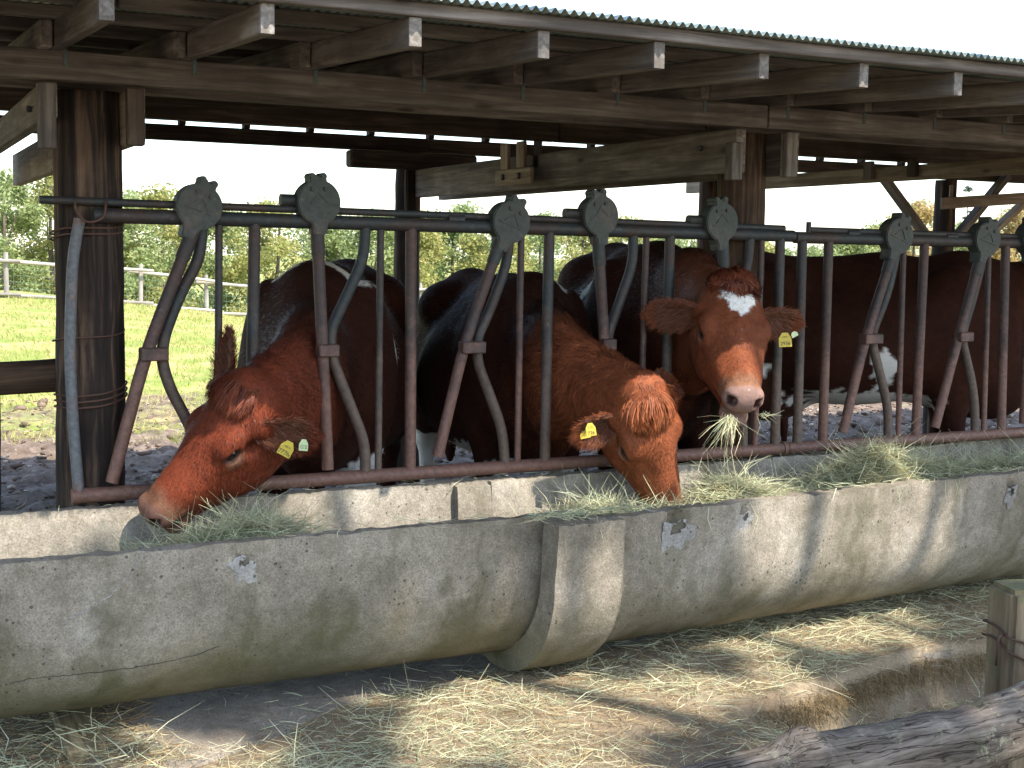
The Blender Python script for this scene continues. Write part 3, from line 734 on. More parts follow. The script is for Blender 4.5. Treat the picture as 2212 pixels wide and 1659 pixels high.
flm = trough_mesh(1.845, 2.085, 3.793, 3.803, 0, 0, ZC, ZT - .004, step=.012, seed=9, prof=(fo, fi), rim_rough=.007, ysc=(1.10, 1.10))
link('socket_end', flm, M_CONC, tr)
# end of the socket bevels into the trough wall
fo2, fi2 = u_profile(RT + .022, 0.06, ZC - .01, ZT - .006, flare=.013)
link('socket_step', trough_mesh(2.083, 2.10, 3.804, 3.805, 0, 0, ZC, ZT - .006, step=.006, seed=10, prof=(fo2, fi2), ysc=(1.10, 1.10)), M_CONC, tr)

def surf_patch(name, outline, yfun, mat, parent, off=0.0022):
    """thin mortar-coloured scar following the front wall of a trough"""
    V = []; ol = np.array(outline); c = ol.mean(0)
    rings = 5
    for r in range(1, rings + 1):
        for p in ol: q = c + (p - c) * r / rings; V.append((q[0], yfun(q[0], q[1]) - off * (1 - .8 * (r == rings)), q[1]))
    V.append((c[0], yfun(*c) - off, c[1])); V = np.array(V); n = len(ol); F = []; T = []
    for r in range(rings - 1):
        for i in range(n): F.append((r * n + i, r * n + (i + 1) % n, (r + 1) * n + (i + 1) % n, (r + 1) * n + i))
    for i in range(n): T.append((len(V) - 1, (i + 1) % n, i))
    me = np_mesh(name, V, [np.array(F), np.array(T)])
    return link(name, me, mat, parent)
def front_y(yc0, yc1, x0, x1, ro, zc, ztop, flare=.012, ysc=(1.0, 1.0)):
    def f(x, z):
        u = (x - x0) / (x1 - x0); yc = yc0 + (yc1 - yc0) * u; q = ysc[0] + (ysc[1] - ysc[0]) * u
        if z >= zc: return yc - q * (ro + flare * (z - zc) / (ztop - zc))
        return yc - q * math.sqrt(max(ro * ro - (z - zc) ** 2, 0))
    return f
fyL = front_y(3.857, 3.857, 0, 1, RT, ZC, ZT); fyR = front_y(3.802, 4.05, 1.98, 6.2, RT, ZC - .005, ZT, ysc=(1.095, .99))
def blob(cx, cz, r, seed, tall=1.3):
    t = np.linspace(0, 2 * np.pi, 26, endpoint=False); r_ = np.random.default_rng(seed)
    q = r * (1 + .25 * np.sin(2 * t + r_.uniform(0, 6)) + .2 * np.sin(5 * t + r_.uniform(0, 6)) + .12 * np.sin(9 * t + r_.uniform(0, 6)))
    return np.stack([cx + q * np.cos(t), cz + q * np.sin(t) * np.where(np.sin(t) < 0, tall, .8)], 1)
HOLES = {}
def hole_ring(name, cx, cz, r, hole, seed, fy, parent):
    """spalled pale ring around a knocked-out hole"""
    o = blob(cx, cz - r * .35, r, seed); n = len(o); c = np.array([cx, cz])
    inn = c + (blob(cx, cz, hole, seed + 1, 1.0) - c)
    V = []; 
    for k in range(4):
        q = inn + (o - inn) * k / 3
        for p in q: V.append((p[0], fy(p[0], p[1]) - (.003 if k < 3 else .0004), p[1]))
    F = [(k * n + i, k * n + (i + 1) % n, (k + 1) * n + (i + 1) % n, (k + 1) * n + i) for k in range(3) for i in range(n)]
    link(name, np_mesh(name, np.array(V), np.array(F)), M_CHIP, parent)
hole_ring('spall', 0.923, 0.545, 0.036, 0.012, 1, fyL, tl)
hole_ring('spall', 2.325, 0.545, 0.055, 0.026, 2, fyR, tr)
hole_ring('spall', 2.605, 0.553, 0.03, 0.012, 3, fyR, tr)
hole_ring('spall', 3.93, 0.53, 0.035, 0.014, 4, fyR, tr)
0 and surf_patch('lime_patch', blob(0.335, 0.41, 0.03, 5, 3.0), fyL, M_CHIP, tl, .001)
def crack(name, pts, fy, r, mat, parent):
    P = []
    pts = np.array(pts); t = np.linspace(0, len(pts) - 1, 60)
    x = np.interp(t, range(len(pts)), pts[:, 0]); z = np.interp(t, range(len(pts)), pts[:, 1])
    jx = np.cumsum(rng.normal(0, .0012, 60)); jx -= np.linspace(0, jx[-1], 60); jz = rng.normal(0, .0012, 60)
    for a, b_ in zip(x + jx, z + jz): P.append((a, fy(a, b_) - .0012, b_))
    V, fs = sweep(np.array(P), np.full(60, r), 6)
    return link(name, np_mesh(name, V, fs), mat, parent)
crack('mortar_crack', [(0.655, 0.598), (0.615, 0.55), (0.57, 0.49), (0.52, 0.455), (0.465, 0.435), (0.445, 0.42)], fyL, 0.0016, M_CHIP, tl)
crack('open_crack', [(0.28, 0.262), (0.36, 0.275), (0.5, 0.268), (0.66, 0.27), (0.8, 0.285), (0.86, 0.305)], fyL, 0.0011, M_DARKMETAL, tl)
bl = beam('timber_block', (0.505, 3.575, 0.015), (0.505, 4.1, 0.052), 0.10, 0.075, M_BLOCK, None)
tag(bl, 'damp timber block wedged under the end of the cracked trough', 'wood block')

# ------------------------------------------------------------------ implicit-surface modelling for the cows
class Field:
    def __init__(self, X, Y, Z):
        self.ax = (X, Y, Z); self.f = np.full((len(X), len(Y), len(Z)), 0.25, np.float32)
    def sub(self, lo, hi, m):
        sl = []
        for a, l, h in zip(self.ax, lo, hi):
            i0 = np.searchsorted(a, l - m); i1 = np.searchsorted(a, h + m)
            if i1 <= i0: return None
            sl.append(slice(i0, i1))
        g = [a[s] for a, s in zip(self.ax, sl)]
        return tuple(sl), g[0][:, None, None], g[1][None, :, None], g[2][None, None, :]
    def put(self, sl, d, k, op):
        a = self.f[sl]
        if op > 0:
            if k > 0:
                h = np.maximum(k - np.abs(a - d), 0) / k; self.f[sl] = np.minimum(a, d) - h * h * k * .25
            else: self.f[sl] = np.minimum(a, d)
        else:
            d = -d; h = np.maximum(k - np.abs(a - d), 0) / max(k, 1e-6); self.f[sl] = np.maximum(a, d) + h * h * k * .25
    def ell(self, c, r, k=0.05, A=None, op=1):
        c = np.array(c, float); r = np.array(r, float); A = np.eye(3) if A is None else np.asarray(A)   # rows = axes
        ext = np.sqrt(((A * r[:, None]) ** 2).sum(0)); s = self.sub(c - ext, c + ext, k + .03)
        if s is None: return
        sl, X, Y, Z = s; x, y, z = X - c[0], Y - c[1], Z - c[2]
        u = [(x * A[i, 0] + y * A[i, 1] + z * A[i, 2]) for i in range(3)]
        k0 = np.sqrt(sum((u[i] / r[i]) ** 2 for i in range(3))); k1 = np.sqrt(sum((u[i] / r[i] ** 2) ** 2 for i in range(3))) + 1e-9
        self.put(sl, (k0 * (k0 - 1) / k1).astype(np.float32), k, op)
    def cone(self, a, b, ra, rb, k=0.05, op=1):
        a = np.array(a, float); b = np.array(b, float)
        lo = np.minimum(a - ra, b - rb); hi = np.maximum(a + ra, b + rb); s = self.sub(lo, hi, k + .03)
        if s is None: return
        sl, X, Y, Z = s; d = b - a; L2 = d @ d + 1e-12
        x, y, z = X - a[0], Y - a[1], Z - a[2]
        t = np.clip((x * d[0] + y * d[1] + z * d[2]) / L2, 0, 1)
        dist = np.sqrt((x - t * d[0]) ** 2 + (y - t * d[1]) ** 2 + (z - t * d[2]) ** 2) - (ra + (rb - ra) * t)
        self.put(sl, dist.astype(np.float32), k, op)
    def mesh(self):
        f = self.f; X, Y, Z = self.ax
        s = f < 0
        c = [s[i:s.shape[0] - 1 + i, j:s.shape[1] - 1 + j, k:s.shape[2] - 1 + k] for i in (0, 1) for j in (0, 1) for k in (0, 1)]
        any_ = np.logical_or.reduce(c); all_ = np.logical_and.reduce(c); act = any_ & ~all_
        I = np.argwhere(act); idx = np.full(act.shape, -1, np.int32); idx[act] = np.arange(len(I))
        acc = np.zeros((len(I), 3)); cnt = np.zeros(len(I))
        ax = (X, Y, Z)
        for a in range(3):
            o = [b for b in range(3) if b != a]
            for p in (0, 1):
                for q in (0, 1):
                    i0 = I.copy(); i0[:, o[0]] += p; i0[:, o[1]] += q; i1 = i0.copy(); i1[:, a] += 1
                    f0 = f[tuple(i0.T)]; f1 = f[tuple(i1.T)]; m = (f0 < 0) != (f1 < 0)
                    t = np.where(m, f0 / np.where(m, f0 - f1, 1), 0)
                    pt = np.stack([ax[b][i0[:, b]] for b in range(3)], 1); e = ax[a][i1[:, a]] - pt[:, a]
                    pt[:, a] += t * e
                    acc[m] += pt[m]; cnt[m] += 1
        V = acc / cnt[:, None]
        Q = []
        for a in range(3):
            b, c_ = (a + 1) % 3, (a + 2) % 3
            sl0 = [slice(None)] * 3; sl1 = [slice(None)] * 3; sl0[a] = slice(0, -1); sl1[a] = slice(1, None)
            for ax_ in (b, c_):
                sl0[ax_] = slice(1, -1); sl1[ax_] = slice(1, -1)
            s0 = s[tuple(sl0)]; s1 = s[tuple(sl1)]
            for flip, m in ((0, s0 & ~s1), (1, ~s0 & s1)):
                E = np.argwhere(m)
                if not len(E): continue
                E[:, b] += 1; E[:, c_] += 1
                def g(db, dc):
                    e = E.copy(); e[:, b] += db; e[:, c_] += dc; return idx[tuple(e.T)]
                q = np.stack([g(-1, -1), g(0, -1), g(0, 0), g(-1, 0)], 1)
                Q.append(q if not flip else q[:, ::-1])
        return V, np.concatenate(Q)

def relax(V, Q, it=2, lam=.5):
    e = np.concatenate([Q[:, [0, 1]], Q[:, [1, 2]], Q[:, [2, 3]], Q[:, [3, 0]]]); n = len(V)
    deg = np.bincount(e[:, 0], minlength=n) + np.bincount(e[:, 1], minlength=n)
    for k in range(it):
        for l in (lam, -lam * 1.02):
            S = np.stack([np.bincount(e[:, 0], V[e[:, 1], i], n) + np.bincount(e[:, 1], V[e[:, 0], i], n) for i in range(3)], 1)
            V = V + l * (S / deg[:, None] - V)
    return V
def vert_normals(V, Q):
    fn = np.cross(V[Q[:, 2]] - V[Q[:, 0]], V[Q[:, 3]] - V[Q[:, 1]]); n = len(V)
    S = np.stack([sum(np.bincount(Q[:, k], fn[:, i], n) for k in range(4)) for i in range(3)], 1)
    return S / (np.linalg.norm(S, axis=1)[:, None] + 1e-12)

def unit(v): v = np.array(v, float); return v / np.linalg.norm(v)

def make_ear(base, d, nrm, L=0.175, W=0.05, n=18):
    """cupped, leaf-shaped ear: returns verts, quads, inner flag"""
    d = unit(d); nrm = unit(np.array(nrm) - d * np.dot(nrm, d)); side = np.cross(nrm, d)
    t = np.linspace(0, 1, n); V = []; inner = []; m = 11; u = np.linspace(-1, 1, m)
    for ti in t:
        w_ = np.interp(ti, [0, .12, .35, .6, .8, .92, 1], [.45, .66, .95, 1, .82, .55, .12]) * W
        dep = np.interp(ti, [0, .3, 1], [1.1, .8, .25]) * w_
        c = base + d * L * (ti - .06) - nrm * 0.012 * ti ** 2
        th = np.interp(ti, [0, 1], [.011, .004])
        for fl in (0, 1):
            for uu in u:
                o = 0 if fl else -th * (1 - uu ** 4)
                V.append(c + side * w_ * uu * (1 - .18 * abs(uu) * (1 - ti)) + nrm * (dep * (uu ** 2 - .5) + o)); inner.append(fl)
    V = np.array(V); Q = []; s = 2 * m
    for i in range(n - 1):
        for j in range(m - 1):
            a = i * s + j; Q.append((a, a + 1, a + s + 1, a + s))
            a = i * s + m + j; Q.append((a, a + s, a + s + 1, a + 1))
        a = i * s; b = i * s + m; Q.append((a, a + s, b + s, b))
        a = i * s + m - 1; b = i * s + 2 * m - 1; Q.append((a, b, b + s, a + s))
    e = (n - 1) * s
    for j in range(m - 1): Q.append((e + j, e + j + 1, e + m + j + 1, e + m + j))
    return V, np.array(Q), np.array(inner), side, nrm

RED = np.array([0.225, 0.052, 0.02]); SHADED_RED = np.array([0.038, 0.0125, 0.0075]); WHITE = np.array([0.82, 0.78, 0.72])
PINK = np.array([0.47, 0.26, 0.205]); CREAM = np.array([0.42, 0.26, 0.16])

def build_cow(spec):
    s = spec.get('scale', 1.0)
    h = unit([*spec['heading'], 0]); left = np.array([-h[1], h[0], 0]); up = np.array([0, 0, 1.0])
    org = np.array([*spec['centre'], spec.get('z', 0.03)])
    R = np.stack([h, left, up])                       # rows: cow axes in world
    toL = lambda p: (R @ (np.array(p, float) - org)) / s
    dirL = lambda v: R @ np.array(v, float)
    hp = toL(spec['poll']); hx = unit(dirL(spec['hx'])); hz0 = dirL(spec['hz']); hz = unit(hz0 - hx * (hz0 @ hx)); hy = np.cross(hz, hx)
    HR = np.stack([hx, hy, hz]); hs = spec.get('headscale', 1.0) / s
    H = lambda p: hp + (np.array(p, float) * hs) @ HR
    # rectilinear grid, fine around the head
    hc = H((.24, 0, -.08)); 
    def axis(lo, hi, c, w_):
        fine = spec.get('fine', 0.0070); co = spec.get('coarse', 0.016)
        a = np.arange(max(lo, c - w_), min(hi, c + w_), fine)
        if len(a) == 0: return np.arange(lo, hi, co)
        l = np.arange(a[0] - co, lo - co, -co)[::-1]; r = np.arange(a[-1] + co, hi + co, co)
        return np.concatenate([l, a, r])
    ext = [abs(HR[0, i]) * .27 * hs + abs(HR[1, i]) * .16 * hs + abs(HR[2, i]) * .16 * hs + .03 for i in range(3)]
    lo = np.minimum([-1.08, -.47, -.03], hc - np.array(ext) - .05); hi = np.maximum([.95, .47, 1.42], hc + np.array(ext) + .05)
    F = Field(axis(lo[0], hi[0], hc[0], ext[0]), axis(lo[1], hi[1], hc[1], ext[1]), axis(lo[2], hi[2], hc[2], ext[2]))
    # ---- trunk
    bw = spec.get('belly', 0.36)
    tk = spec.get('tuck', 0.0)
    F.ell((.02, 0, .86 + tk * .5), (.62, bw * .93, .36 - tk * .5), .1)
    F.ell((-.12, 0, .76 + tk), (.50, bw, .30 - tk * .3), .1)
    F.ell((.46, 0, .86), (.30, .235, .33), .12)
    F.cone((.46, 0, 1.19), (.1, 0, 1.165), .085, .085, .14)
    F.cone((.1, 0, 1.165), (-.55, 0, 1.18), .085, .09, .14)
    F.ell((-.60, 0, 1.03), (.34, .235, .235), .12)
    F.cone((-.55, 0, 1.2), (-.86, 0, 1.20), .06, .045, .1)
    for sg in (-1, 1):
        F.ell((-.42, sg * .185, 1.125), (.13, .10, .095), .14)
        F.ell((-.83, sg * .125, 1.12), (.06, .05, .06), .09)
        F.ell((-.64, sg * .17, .80), (.22, .115, .30), .10)
        F.ell((.40, sg * .19, .93), (.16, .085, .30), .09)
        F.ell((.55, sg * .14, .82), (.13, .11, .15), .10)
        F.cone((.41, sg * .17, .74), (.43, sg * .165, .42), .085, .055, .08)
        F.ell((.43, sg * .165, .40), (.055, .05, .06), .03)
        F.cone((.43, sg * .165, .40), (.42, sg * .16, .14), .043, .036, .03)
        F.ell((.42, sg * .16, .13), (.045, .042, .045), .03)
        F.cone((.42, sg * .16, .12), (.45, sg * .16, .035), .04, .055, .02)
        F.cone((-.56, sg * .18, .66), (-.62, sg * .18, .60), .12, .10, .08)
        F.cone((-.62, sg * .18, .60), (-.79, sg * .17, .44), .085, .05, .06)
        F.ell((-.79, sg * .17, .43), (.055, .042, .06), .03)
        F.cone((-.79, sg * .17, .42), (-.76, sg * .165, .14), .042, .037, .03)
        F.ell((-.755, sg * .165, .13), (.045, .042, .045), .03)
        F.cone((-.755, sg * .165, .12), (-.72, sg * .165, .035), .04, .055, .02)
    F.ell((.62, 0, .66), (.17, .11, .15), .10)
    F.cone((-.90, 0, 1.18), (-.97, 0, 1.05), .038, .028, .05); F.cone((-.97, 0, 1.05), (-.98, 0, .5), .026, .02, .03); F.ell((-.98, 0, .40), (.035, .035, .13), .03)
    if spec.get('udder'):
        F.ell((-.42, 0, .60), (.20, .16, .14), .07)
        for tx in (-.5, -.34):
            for ty in (-.08, .08): F.cone((tx, ty, .46), (tx, ty * 1.15, .37), .022, .015, .03)
    # ---- neck
    ups = np.array([.45, 0, 1.17]); low = np.array([.60, 0, .82]); 
    pb = H((.02, 0, -.075)); th = H((.115, 0, -.195))
    bow = spec.get('bow', (0, 0, 0)); bow = dirL(bow)
    midu = (ups + pb) / 2 + bow + np.array([0, 0, spec.get('crest', .03)]); midl = (low + th) / 2 + bow * .8 + np.array([0, 0, -spec.get('throat', .02)])
    F.cone(ups, midu, .105, .078, .12); F.cone(midu, pb, .078, .085, .09)
    F.cone(low, midl, .165, .108, .12); F.cone(midl, th, .108, .085, .08)
    F.cone((ups + low) / 2, (midu + midl) / 2, .17, .112, .12); F.cone((midu + midl) / 2, (pb + th) / 2, .112, .095, .08)
    # ---- head (head frame: x to the muzzle, z out of the forehead)
    A = HR
    def he(c, r, k=.03, op=1, rot=None):
        B = A if rot is None else np.asarray(rot) @ A
        F.ell(H(c), np.array(r) * hs, k * hs, B, op)
    def hcne(a, b, ra, rb, k=.03, op=1): F.cone(H(a), H(b), ra * hs, rb * hs, k * hs, op)
    he((.055, 0, -.065), (.10, .098, .085), .05)
    he((.005, 0, -.025), (.055, .072, .050), .05)                        # poll crest
    he((.155, 0, -.065), (.13, .104, .066), .05)                       # forehead
    hcne((.20, 0, -.085), (.40, 0, -.088), .078, .056, .05)           # bridge
    he((.32, 0, -.055), (.13, .042, .03), .04)
    he((.20, 0, -.165), (.15, .072, .085), .06)
    for sg in (-1, 1):
        he((.165, sg * .074, -.170), (.130, .042, .095), .05)          # cheek
        he((.285, sg * .050, -.125), (.13, .032, .050), .05)
        he((.170, sg * .096, -.052), (.054, .034, .037), .03)         # brow / orbit
        he((.185, sg * .096, -.085), (.045, .024, .026), .03)
        hcne((.25, sg * .068, -.085), (.37, sg * .05, -.085), .022, .02, .04)
        he((.075, sg * .082, -.082), (.036, .045, .036), .04)            # ear root
    jaw = spec.get('jaw', 0.0)
    hcne((.10, 0, -.235), (.30, 0, -.200), .062, .042, .06)             # lower jaw
    hcne((.30, 0, -.195 - jaw * .5), (.44, 0, -.158 - jaw), .038, .038, .04)
    he((.455, 0, -.162 - jaw), (.044, .049, .026), .03)                 # chin
    he((.435, 0, -.097), (.062, .060, .056), .04)                       # muzzle
    he((.470, 0, -.088), (.036, .063, .044), .03)
    for sg in (-1, 1): he((.468, sg * .036, -.072), (.032, .030, .032), .025)
    for sg in (-1, 1):
        a = math.radians(35) * sg
        rot = np.array([[math.cos(a), math.sin(a), 0], [-math.sin(a), math.cos(a), 0], [0, 0, 1]])
        he((.495, sg * .042, -.077), (.026, .0115, .020), .012, -1, rot)   # nostril
        he((.485, sg * .054, -.069), (.012, .011, .008), .012, -1)
        he((.190, sg * .126, -.066), (.027, .024, .0145), .012, -1)       # eye opening
        he((.186, sg * .113, -.0475), (.030, .012, .0075), .010)             # upper lid
        he((.14, sg * .122, -.105), (.03, .02, .016), .03, -1)           # temple hollow
    he((.46, 0, -.133 - jaw * .55), (.075, .095, .005 + jaw * .42), .012, -1)   # mouth
    V, Q = F.mesh(); V = relax(V, Q, 2)
    Hp = ((V - hp) @ HR.T) / hs                       # head-frame coords of all vertices
    Nn = vert_normals(V, Q)
    # ---- colour
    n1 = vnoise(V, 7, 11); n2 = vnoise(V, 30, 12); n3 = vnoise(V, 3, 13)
    red = np.array(spec.get('red', RED)); shaded = np.array(spec.get('dark', SHADED_RED))
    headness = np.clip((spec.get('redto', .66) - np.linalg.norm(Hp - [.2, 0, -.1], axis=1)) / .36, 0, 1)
    shade_mix = np.clip(1.0 - 1.0 * headness + .14 * n3 * (headness < .99) + .05 * n1, 0, 1)[:, None]  # roof shade painted into the body colour, red kept on the lit head and neck
    C = red * (1 - shade_mix) + shaded * shade_mix
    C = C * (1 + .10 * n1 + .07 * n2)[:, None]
    inh = np.linalg.norm(Hp - [.25, 0, -.1], axis=1) < .42
    def paint(c, w_): 
        nonlocal C
        w_ = np.clip(w_, 0, 1)[:, None]; C = C * (1 - w_) + np.asarray(c) * w_
    x, y, z = Hp.T
    pale = CREAM * .75
    for sg in (-1, 1):   # paler ring round the eye, darker lids
        d = np.linalg.norm((Hp - [.19, sg * .112, -.088]) / [1.4, 1, .9], axis=1)
        paint(pale, (.036 - d) / .018 * .4 * inh); 
        d = np.linalg.norm((Hp - [.19, sg * .112, -.066]) / [1.4, 1, .85], axis=1); paint([.05, .025, .018], (.028 - d) / .006 * inh)
    paint(CREAM * spec.get('lip', .85), sstep(.385, .44, x + .012 * n2) * .55 * inh * sstep(.02, -.03, z))
    nose = sstep(.452, .466, x + .004 * n2) * sstep(-.128, -.118, z) * inh
    paint(np.array(spec.get('nose', PINK)), nose)
    paint([.10, .05, .04], sstep(.012, .004, np.abs(z + .133 + jaw * .5)) * sstep(.40, .43, x) * inh * .8)
    for sg in (-1, 1): paint([.045, .02, .018], np.clip((.025 - np.linalg.norm((Hp - [.490, sg * .044, -.075]) / [1.2, .9, 1.15], axis=1)) / .008, 0, 1) * inh)
    paint(np.array(spec.get('nose', PINK)) * .85, sstep(.43, .45, x) * sstep(-.138, -.15, z) * inh * .8)
    for (c, r, fr, fld) in spec.get('white', []):
        B = V if fld == 'body' else Hp
        d = np.linalg.norm((B - c) / r, axis=1) + fr * n2 + fr * .8 * n1
        paint(WHITE, (1.0 - d) / .10 * (inh if fld == 'head' else 1))
    star = spec.get('star')
    if star is not None: paint(WHITE, star(x, y, z, n2 + 1.1 * vnoise(V, 95, 14)) * inh)
    paint([.06, .04, .03], sstep(.075, .06, V[:, 2]))     # hooves
    # ---- ears
    allV = [V]; allQ = [Q]; allC = [C]; off = len(V); earinfo = []
    for sg, e in zip((1, -1), spec['ears']):
        base = H((.075, sg * .100, -.085)); d = dirL(e[0]); nr = dirL(e[1])
        ev, eq, inn, side, nrm = make_ear(base, d, nr, e[2] * hs, .058 * hs)
        ec = np.where(inn[:, None] == 1, np.array([.12, .045, .025]), red * .95)
        tt = ((ev - base) @ unit(d)) / (e[2] * hs)
        ec = ec * (1 - .35 * np.clip(tt, 0, 1))[:, None] * (1 + .15 * vnoise(ev, 40, 3))[:, None]
        allV.append(ev); allQ.append(eq + off); allC.append(ec); off += len(ev)
        earinfo.append((base, unit(d), nrm, side, e[2] * hs, ev, inn))
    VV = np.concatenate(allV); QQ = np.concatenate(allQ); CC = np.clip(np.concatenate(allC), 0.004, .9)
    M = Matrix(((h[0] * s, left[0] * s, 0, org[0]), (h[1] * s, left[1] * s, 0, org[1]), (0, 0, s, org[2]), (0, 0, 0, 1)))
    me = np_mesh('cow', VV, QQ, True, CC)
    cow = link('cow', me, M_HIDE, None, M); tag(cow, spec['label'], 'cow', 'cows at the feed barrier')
    # eyes
    bm = bmesh.new(); bmesh.ops.create_uvsphere(bm, u_segments=20, v_segments=14, radius=.0245 * hs); em = bpy.data.meshes.new('eye'); bm.to_mesh(em); bm.free()
    em.polygons.foreach_set('use_smooth', np.ones(len(em.polygons), bool)); em.materials.append(M_EYE)
    for sg in (1, -1):
        o = bpy.data.objects.new('eye', em); col.objects.link(o); o.parent = cow; o.location = H((.190, sg * .0955, -.066))
    # ---- hair
    if spec.get('hair', True):
        hv = []; hf = []; hc_ = []; hn = []
        def strands(P, D, L, W, Nrm, Cc, curl=0.0, seg=1, droop=None):
            nonlocal hv
            n = len(P); k0 = sum(len(a) for a in hv)
            D = D / (np.linalg.norm(D, axis=1)[:, None] + 1e-9)
            S = np.cross(D, Nrm); S /= np.linalg.norm(S, axis=1)[:, None] + 1e-9
            rows = []
            for i in range(seg + 1):
                t = i / seg
                c = P + D * (L * t)[:, None] + Nrm * (curl * L * np.sin(t * 3.14) * .5)[:, None]
                if droop is not None: c = c + droop * (L * t * t)[:, None]
                if i < seg: w_ = (W * (1 - .5 * t))[:, None]; rows += [c - S * w_, c + S * w_]
                else: rows += [c]
            A_ = np.stack(rows, 1); per = A_.shape[1]
            hv.append(A_.reshape(-1, 3)); b_ = k0 + np.arange(n)[:, None] * per
            f = []
            for i in range(seg - 1):
                f.append(b_ + np.array([2 * i, 2 * i + 1, 2 * i + 3])); f.append(b_ + np.array([2 * i, 2 * i + 3, 2 * i + 2]))
            f.append(b_ + np.array([2 * seg - 2, 2 * seg - 1, 2 * seg]))
            hf.append(np.concatenate(f)); hc_.append(np.repeat(Cc, per, 0)); Nv = Nrm + rng.normal(0, .26, Nrm.shape) + D * .15; Nv /= np.linalg.norm(Nv, axis=1)[:, None]; hn.append(np.repeat(Nv, per, 0))
        tri = Q[:, [0, 1, 2]]; fa = np.linalg.norm(np.cross(V[Q[:, 2]] - V[Q[:, 0]], V[Q[:, 3]] - V[Q[:, 1]]), axis=1)
        fc = V[Q].mean(1); fh = ((fc - hp) @ HR.T) / hs
        near = (np.linalg.norm(fh - [.1, 0, -.1], axis=1) < .72) & (fh[:, 0] > -.6)
        wgt = fa * near * np.where(fh[:, 0] > .44, .0, 1) * np.where(np.linalg.norm(fh - [.2, 0, -.1], axis=1) < .36, 2.2, .8)
        n = spec.get('nhair', 36000)
        pick = rng.choice(len(Q), n, p=wgt / wgt.sum())
        uv = rng.random((n, 2)); a = V[Q[pick, 0]]; b_ = V[Q[pick, 1]]; c = V[Q[pick, 2]]; d = V[Q[pick, 3]]
        P = (a * (1 - uv[:, :1]) + b_ * uv[:, :1]) * (1 - uv[:, 1:]) + (d * (1 - uv[:, :1]) + c * uv[:, :1]) * uv[:, 1:]
        Nr = Nn[Q[pick, 0]]; face = np.clip((.36 - np.linalg.norm(((P - hp) @ HR.T) / hs - [.24, 0, -.09], axis=1)) / .08, 0, 1) * (1 - .0)
        Cc = C[Q[pick, 0]] * (1 + rng.uniform(-.45, .65, (n, 1)) * (1 - .6 * face[:, None]))
        hl = ((P - hp) @ HR.T) / hs
        flow_h = np.stack([.6 + 0 * hl[:, 0], hl[:, 1] * 6, -.4 + 0 * hl[:, 0]], 1) @ HR      # down the face, outwards
        flow_b = -HR[0] * .2 + np.array([0, 0, -1.0]) - unit(pb - ups) * .8
        wb = np.clip((-hl[:, 0] - .02) / .12, 0, 1)[:, None]
        D = flow_h * (1 - wb) + flow_b * wb
        cl = np.stack([vnoise(P, 16, 21), vnoise(P, 16, 22), vnoise(P, 16, 23)], 1)
        D = D + cl * (spec.get('clump', .5) * (1 - .7 * face))[:, None]; D = D - Nr * (D * Nr).sum(1)[:, None]; D /= np.linalg.norm(D, axis=1)[:, None] + 1e-9
        D = D + Nr * rng.uniform(.12, .4, (n, 1)) + rng.normal(0, .15, (n, 3))
        L = rng.uniform(.012, .026, n) * (spec.get('coat', 1.0) * (1 - face) + .55 * face) * np.where(hl[:, 0] > .3, .55, 1.0) * np.where(np.linalg.norm(hl * [1, 0, 1] - [.19, 0, -.066], axis=1) < .035, .35, 1)
        Cc = Cc * (1 + (.28 * vnoise(P, 60, 41) + .18 * vnoise(P, 22, 42)) * (1 - .6 * face))[:, None]
        strands(P, D, L, rng.uniform(.0010, .0019, n) * (1 - .45 * face), Nr, Cc, 0, 1)
        # coarse body coat
        fw = fa * (~near) * (fc[:, 2] > .35); nb = 22000; pick = rng.choice(len(Q), nb, p=fw / fw.sum())
        P = V[Q[pick]].mean(1) + rng.normal(0, .006, (nb, 3)); Nr = Nn[Q[pick, 0]]; cl = np.stack([vnoise(P, 9, 24), vnoise(P, 9, 25), vnoise(P, 9, 26)], 1)
        D = np.array([-.7, 0, -.8]) + cl * .5; D = D - Nr * (D * Nr).sum(1)[:, None]; D = D / (np.linalg.norm(D, axis=1)[:, None] + 1e-9) + Nr * .18 + rng.normal(0, .12, (nb, 3))
        strands(P, D, rng.uniform(.012, .024, nb), rng.uniform(.0008, .0016, nb), Nr, C[Q[pick, 0]] * rng.uniform(.65, 1.45, (nb, 1)), 0, 1)
        # forelock
        nf = spec.get('nfore', 5000)
        dv = rng.normal(size=(nf * 3, 3)); dv /= np.linalg.norm(dv, axis=1)[:, None]; dv = dv[(dv[:, 2] > .12) & (dv[:, 0] > -.75)][:nf]; nf = len(dv)
        mr = np.array(spec.get('mound', (.062, .082, .055))); P = np.array([spec.get('moundx', .02), 0, -.018]) + dv * mr * rng.uniform(.82, 1.0, (nf, 1))
        lock = np.stack([vnoise(P, 30, 31), vnoise(P, 30, 32), vnoise(P, 30, 33)], 1)
        Nr = dv / mr; Nr /= np.linalg.norm(Nr, axis=1)[:, None]
        D = Nr * spec.get('puff', .35) + np.array(spec.get('foredir', (.8, 0, 0))) + np.stack([0 * dv[:, 0], dv[:, 1] * .45, 0 * dv[:, 0]], 1) + lock * .38 + rng.normal(0, .10, (nf, 3))
        L = rng.uniform(.035, .075, nf) * spec.get('forelen', 1.0) * hs
        Cc = np.array(spec.get('forecol', RED * 1.25)) * rng.uniform(.6, 1.5, (nf, 1)) * (1 + .3 * vnoise(P, 45, 35))[:, None]
        drp = np.tile(HR[0] * .25, (nf, 1)) - (Nr @ HR) * .45
        strands(hp + (P * hs) @ HR, D @ HR, L, rng.uniform(.0010, .0018, nf), Nr @ HR, Cc, .15, 4, drp)
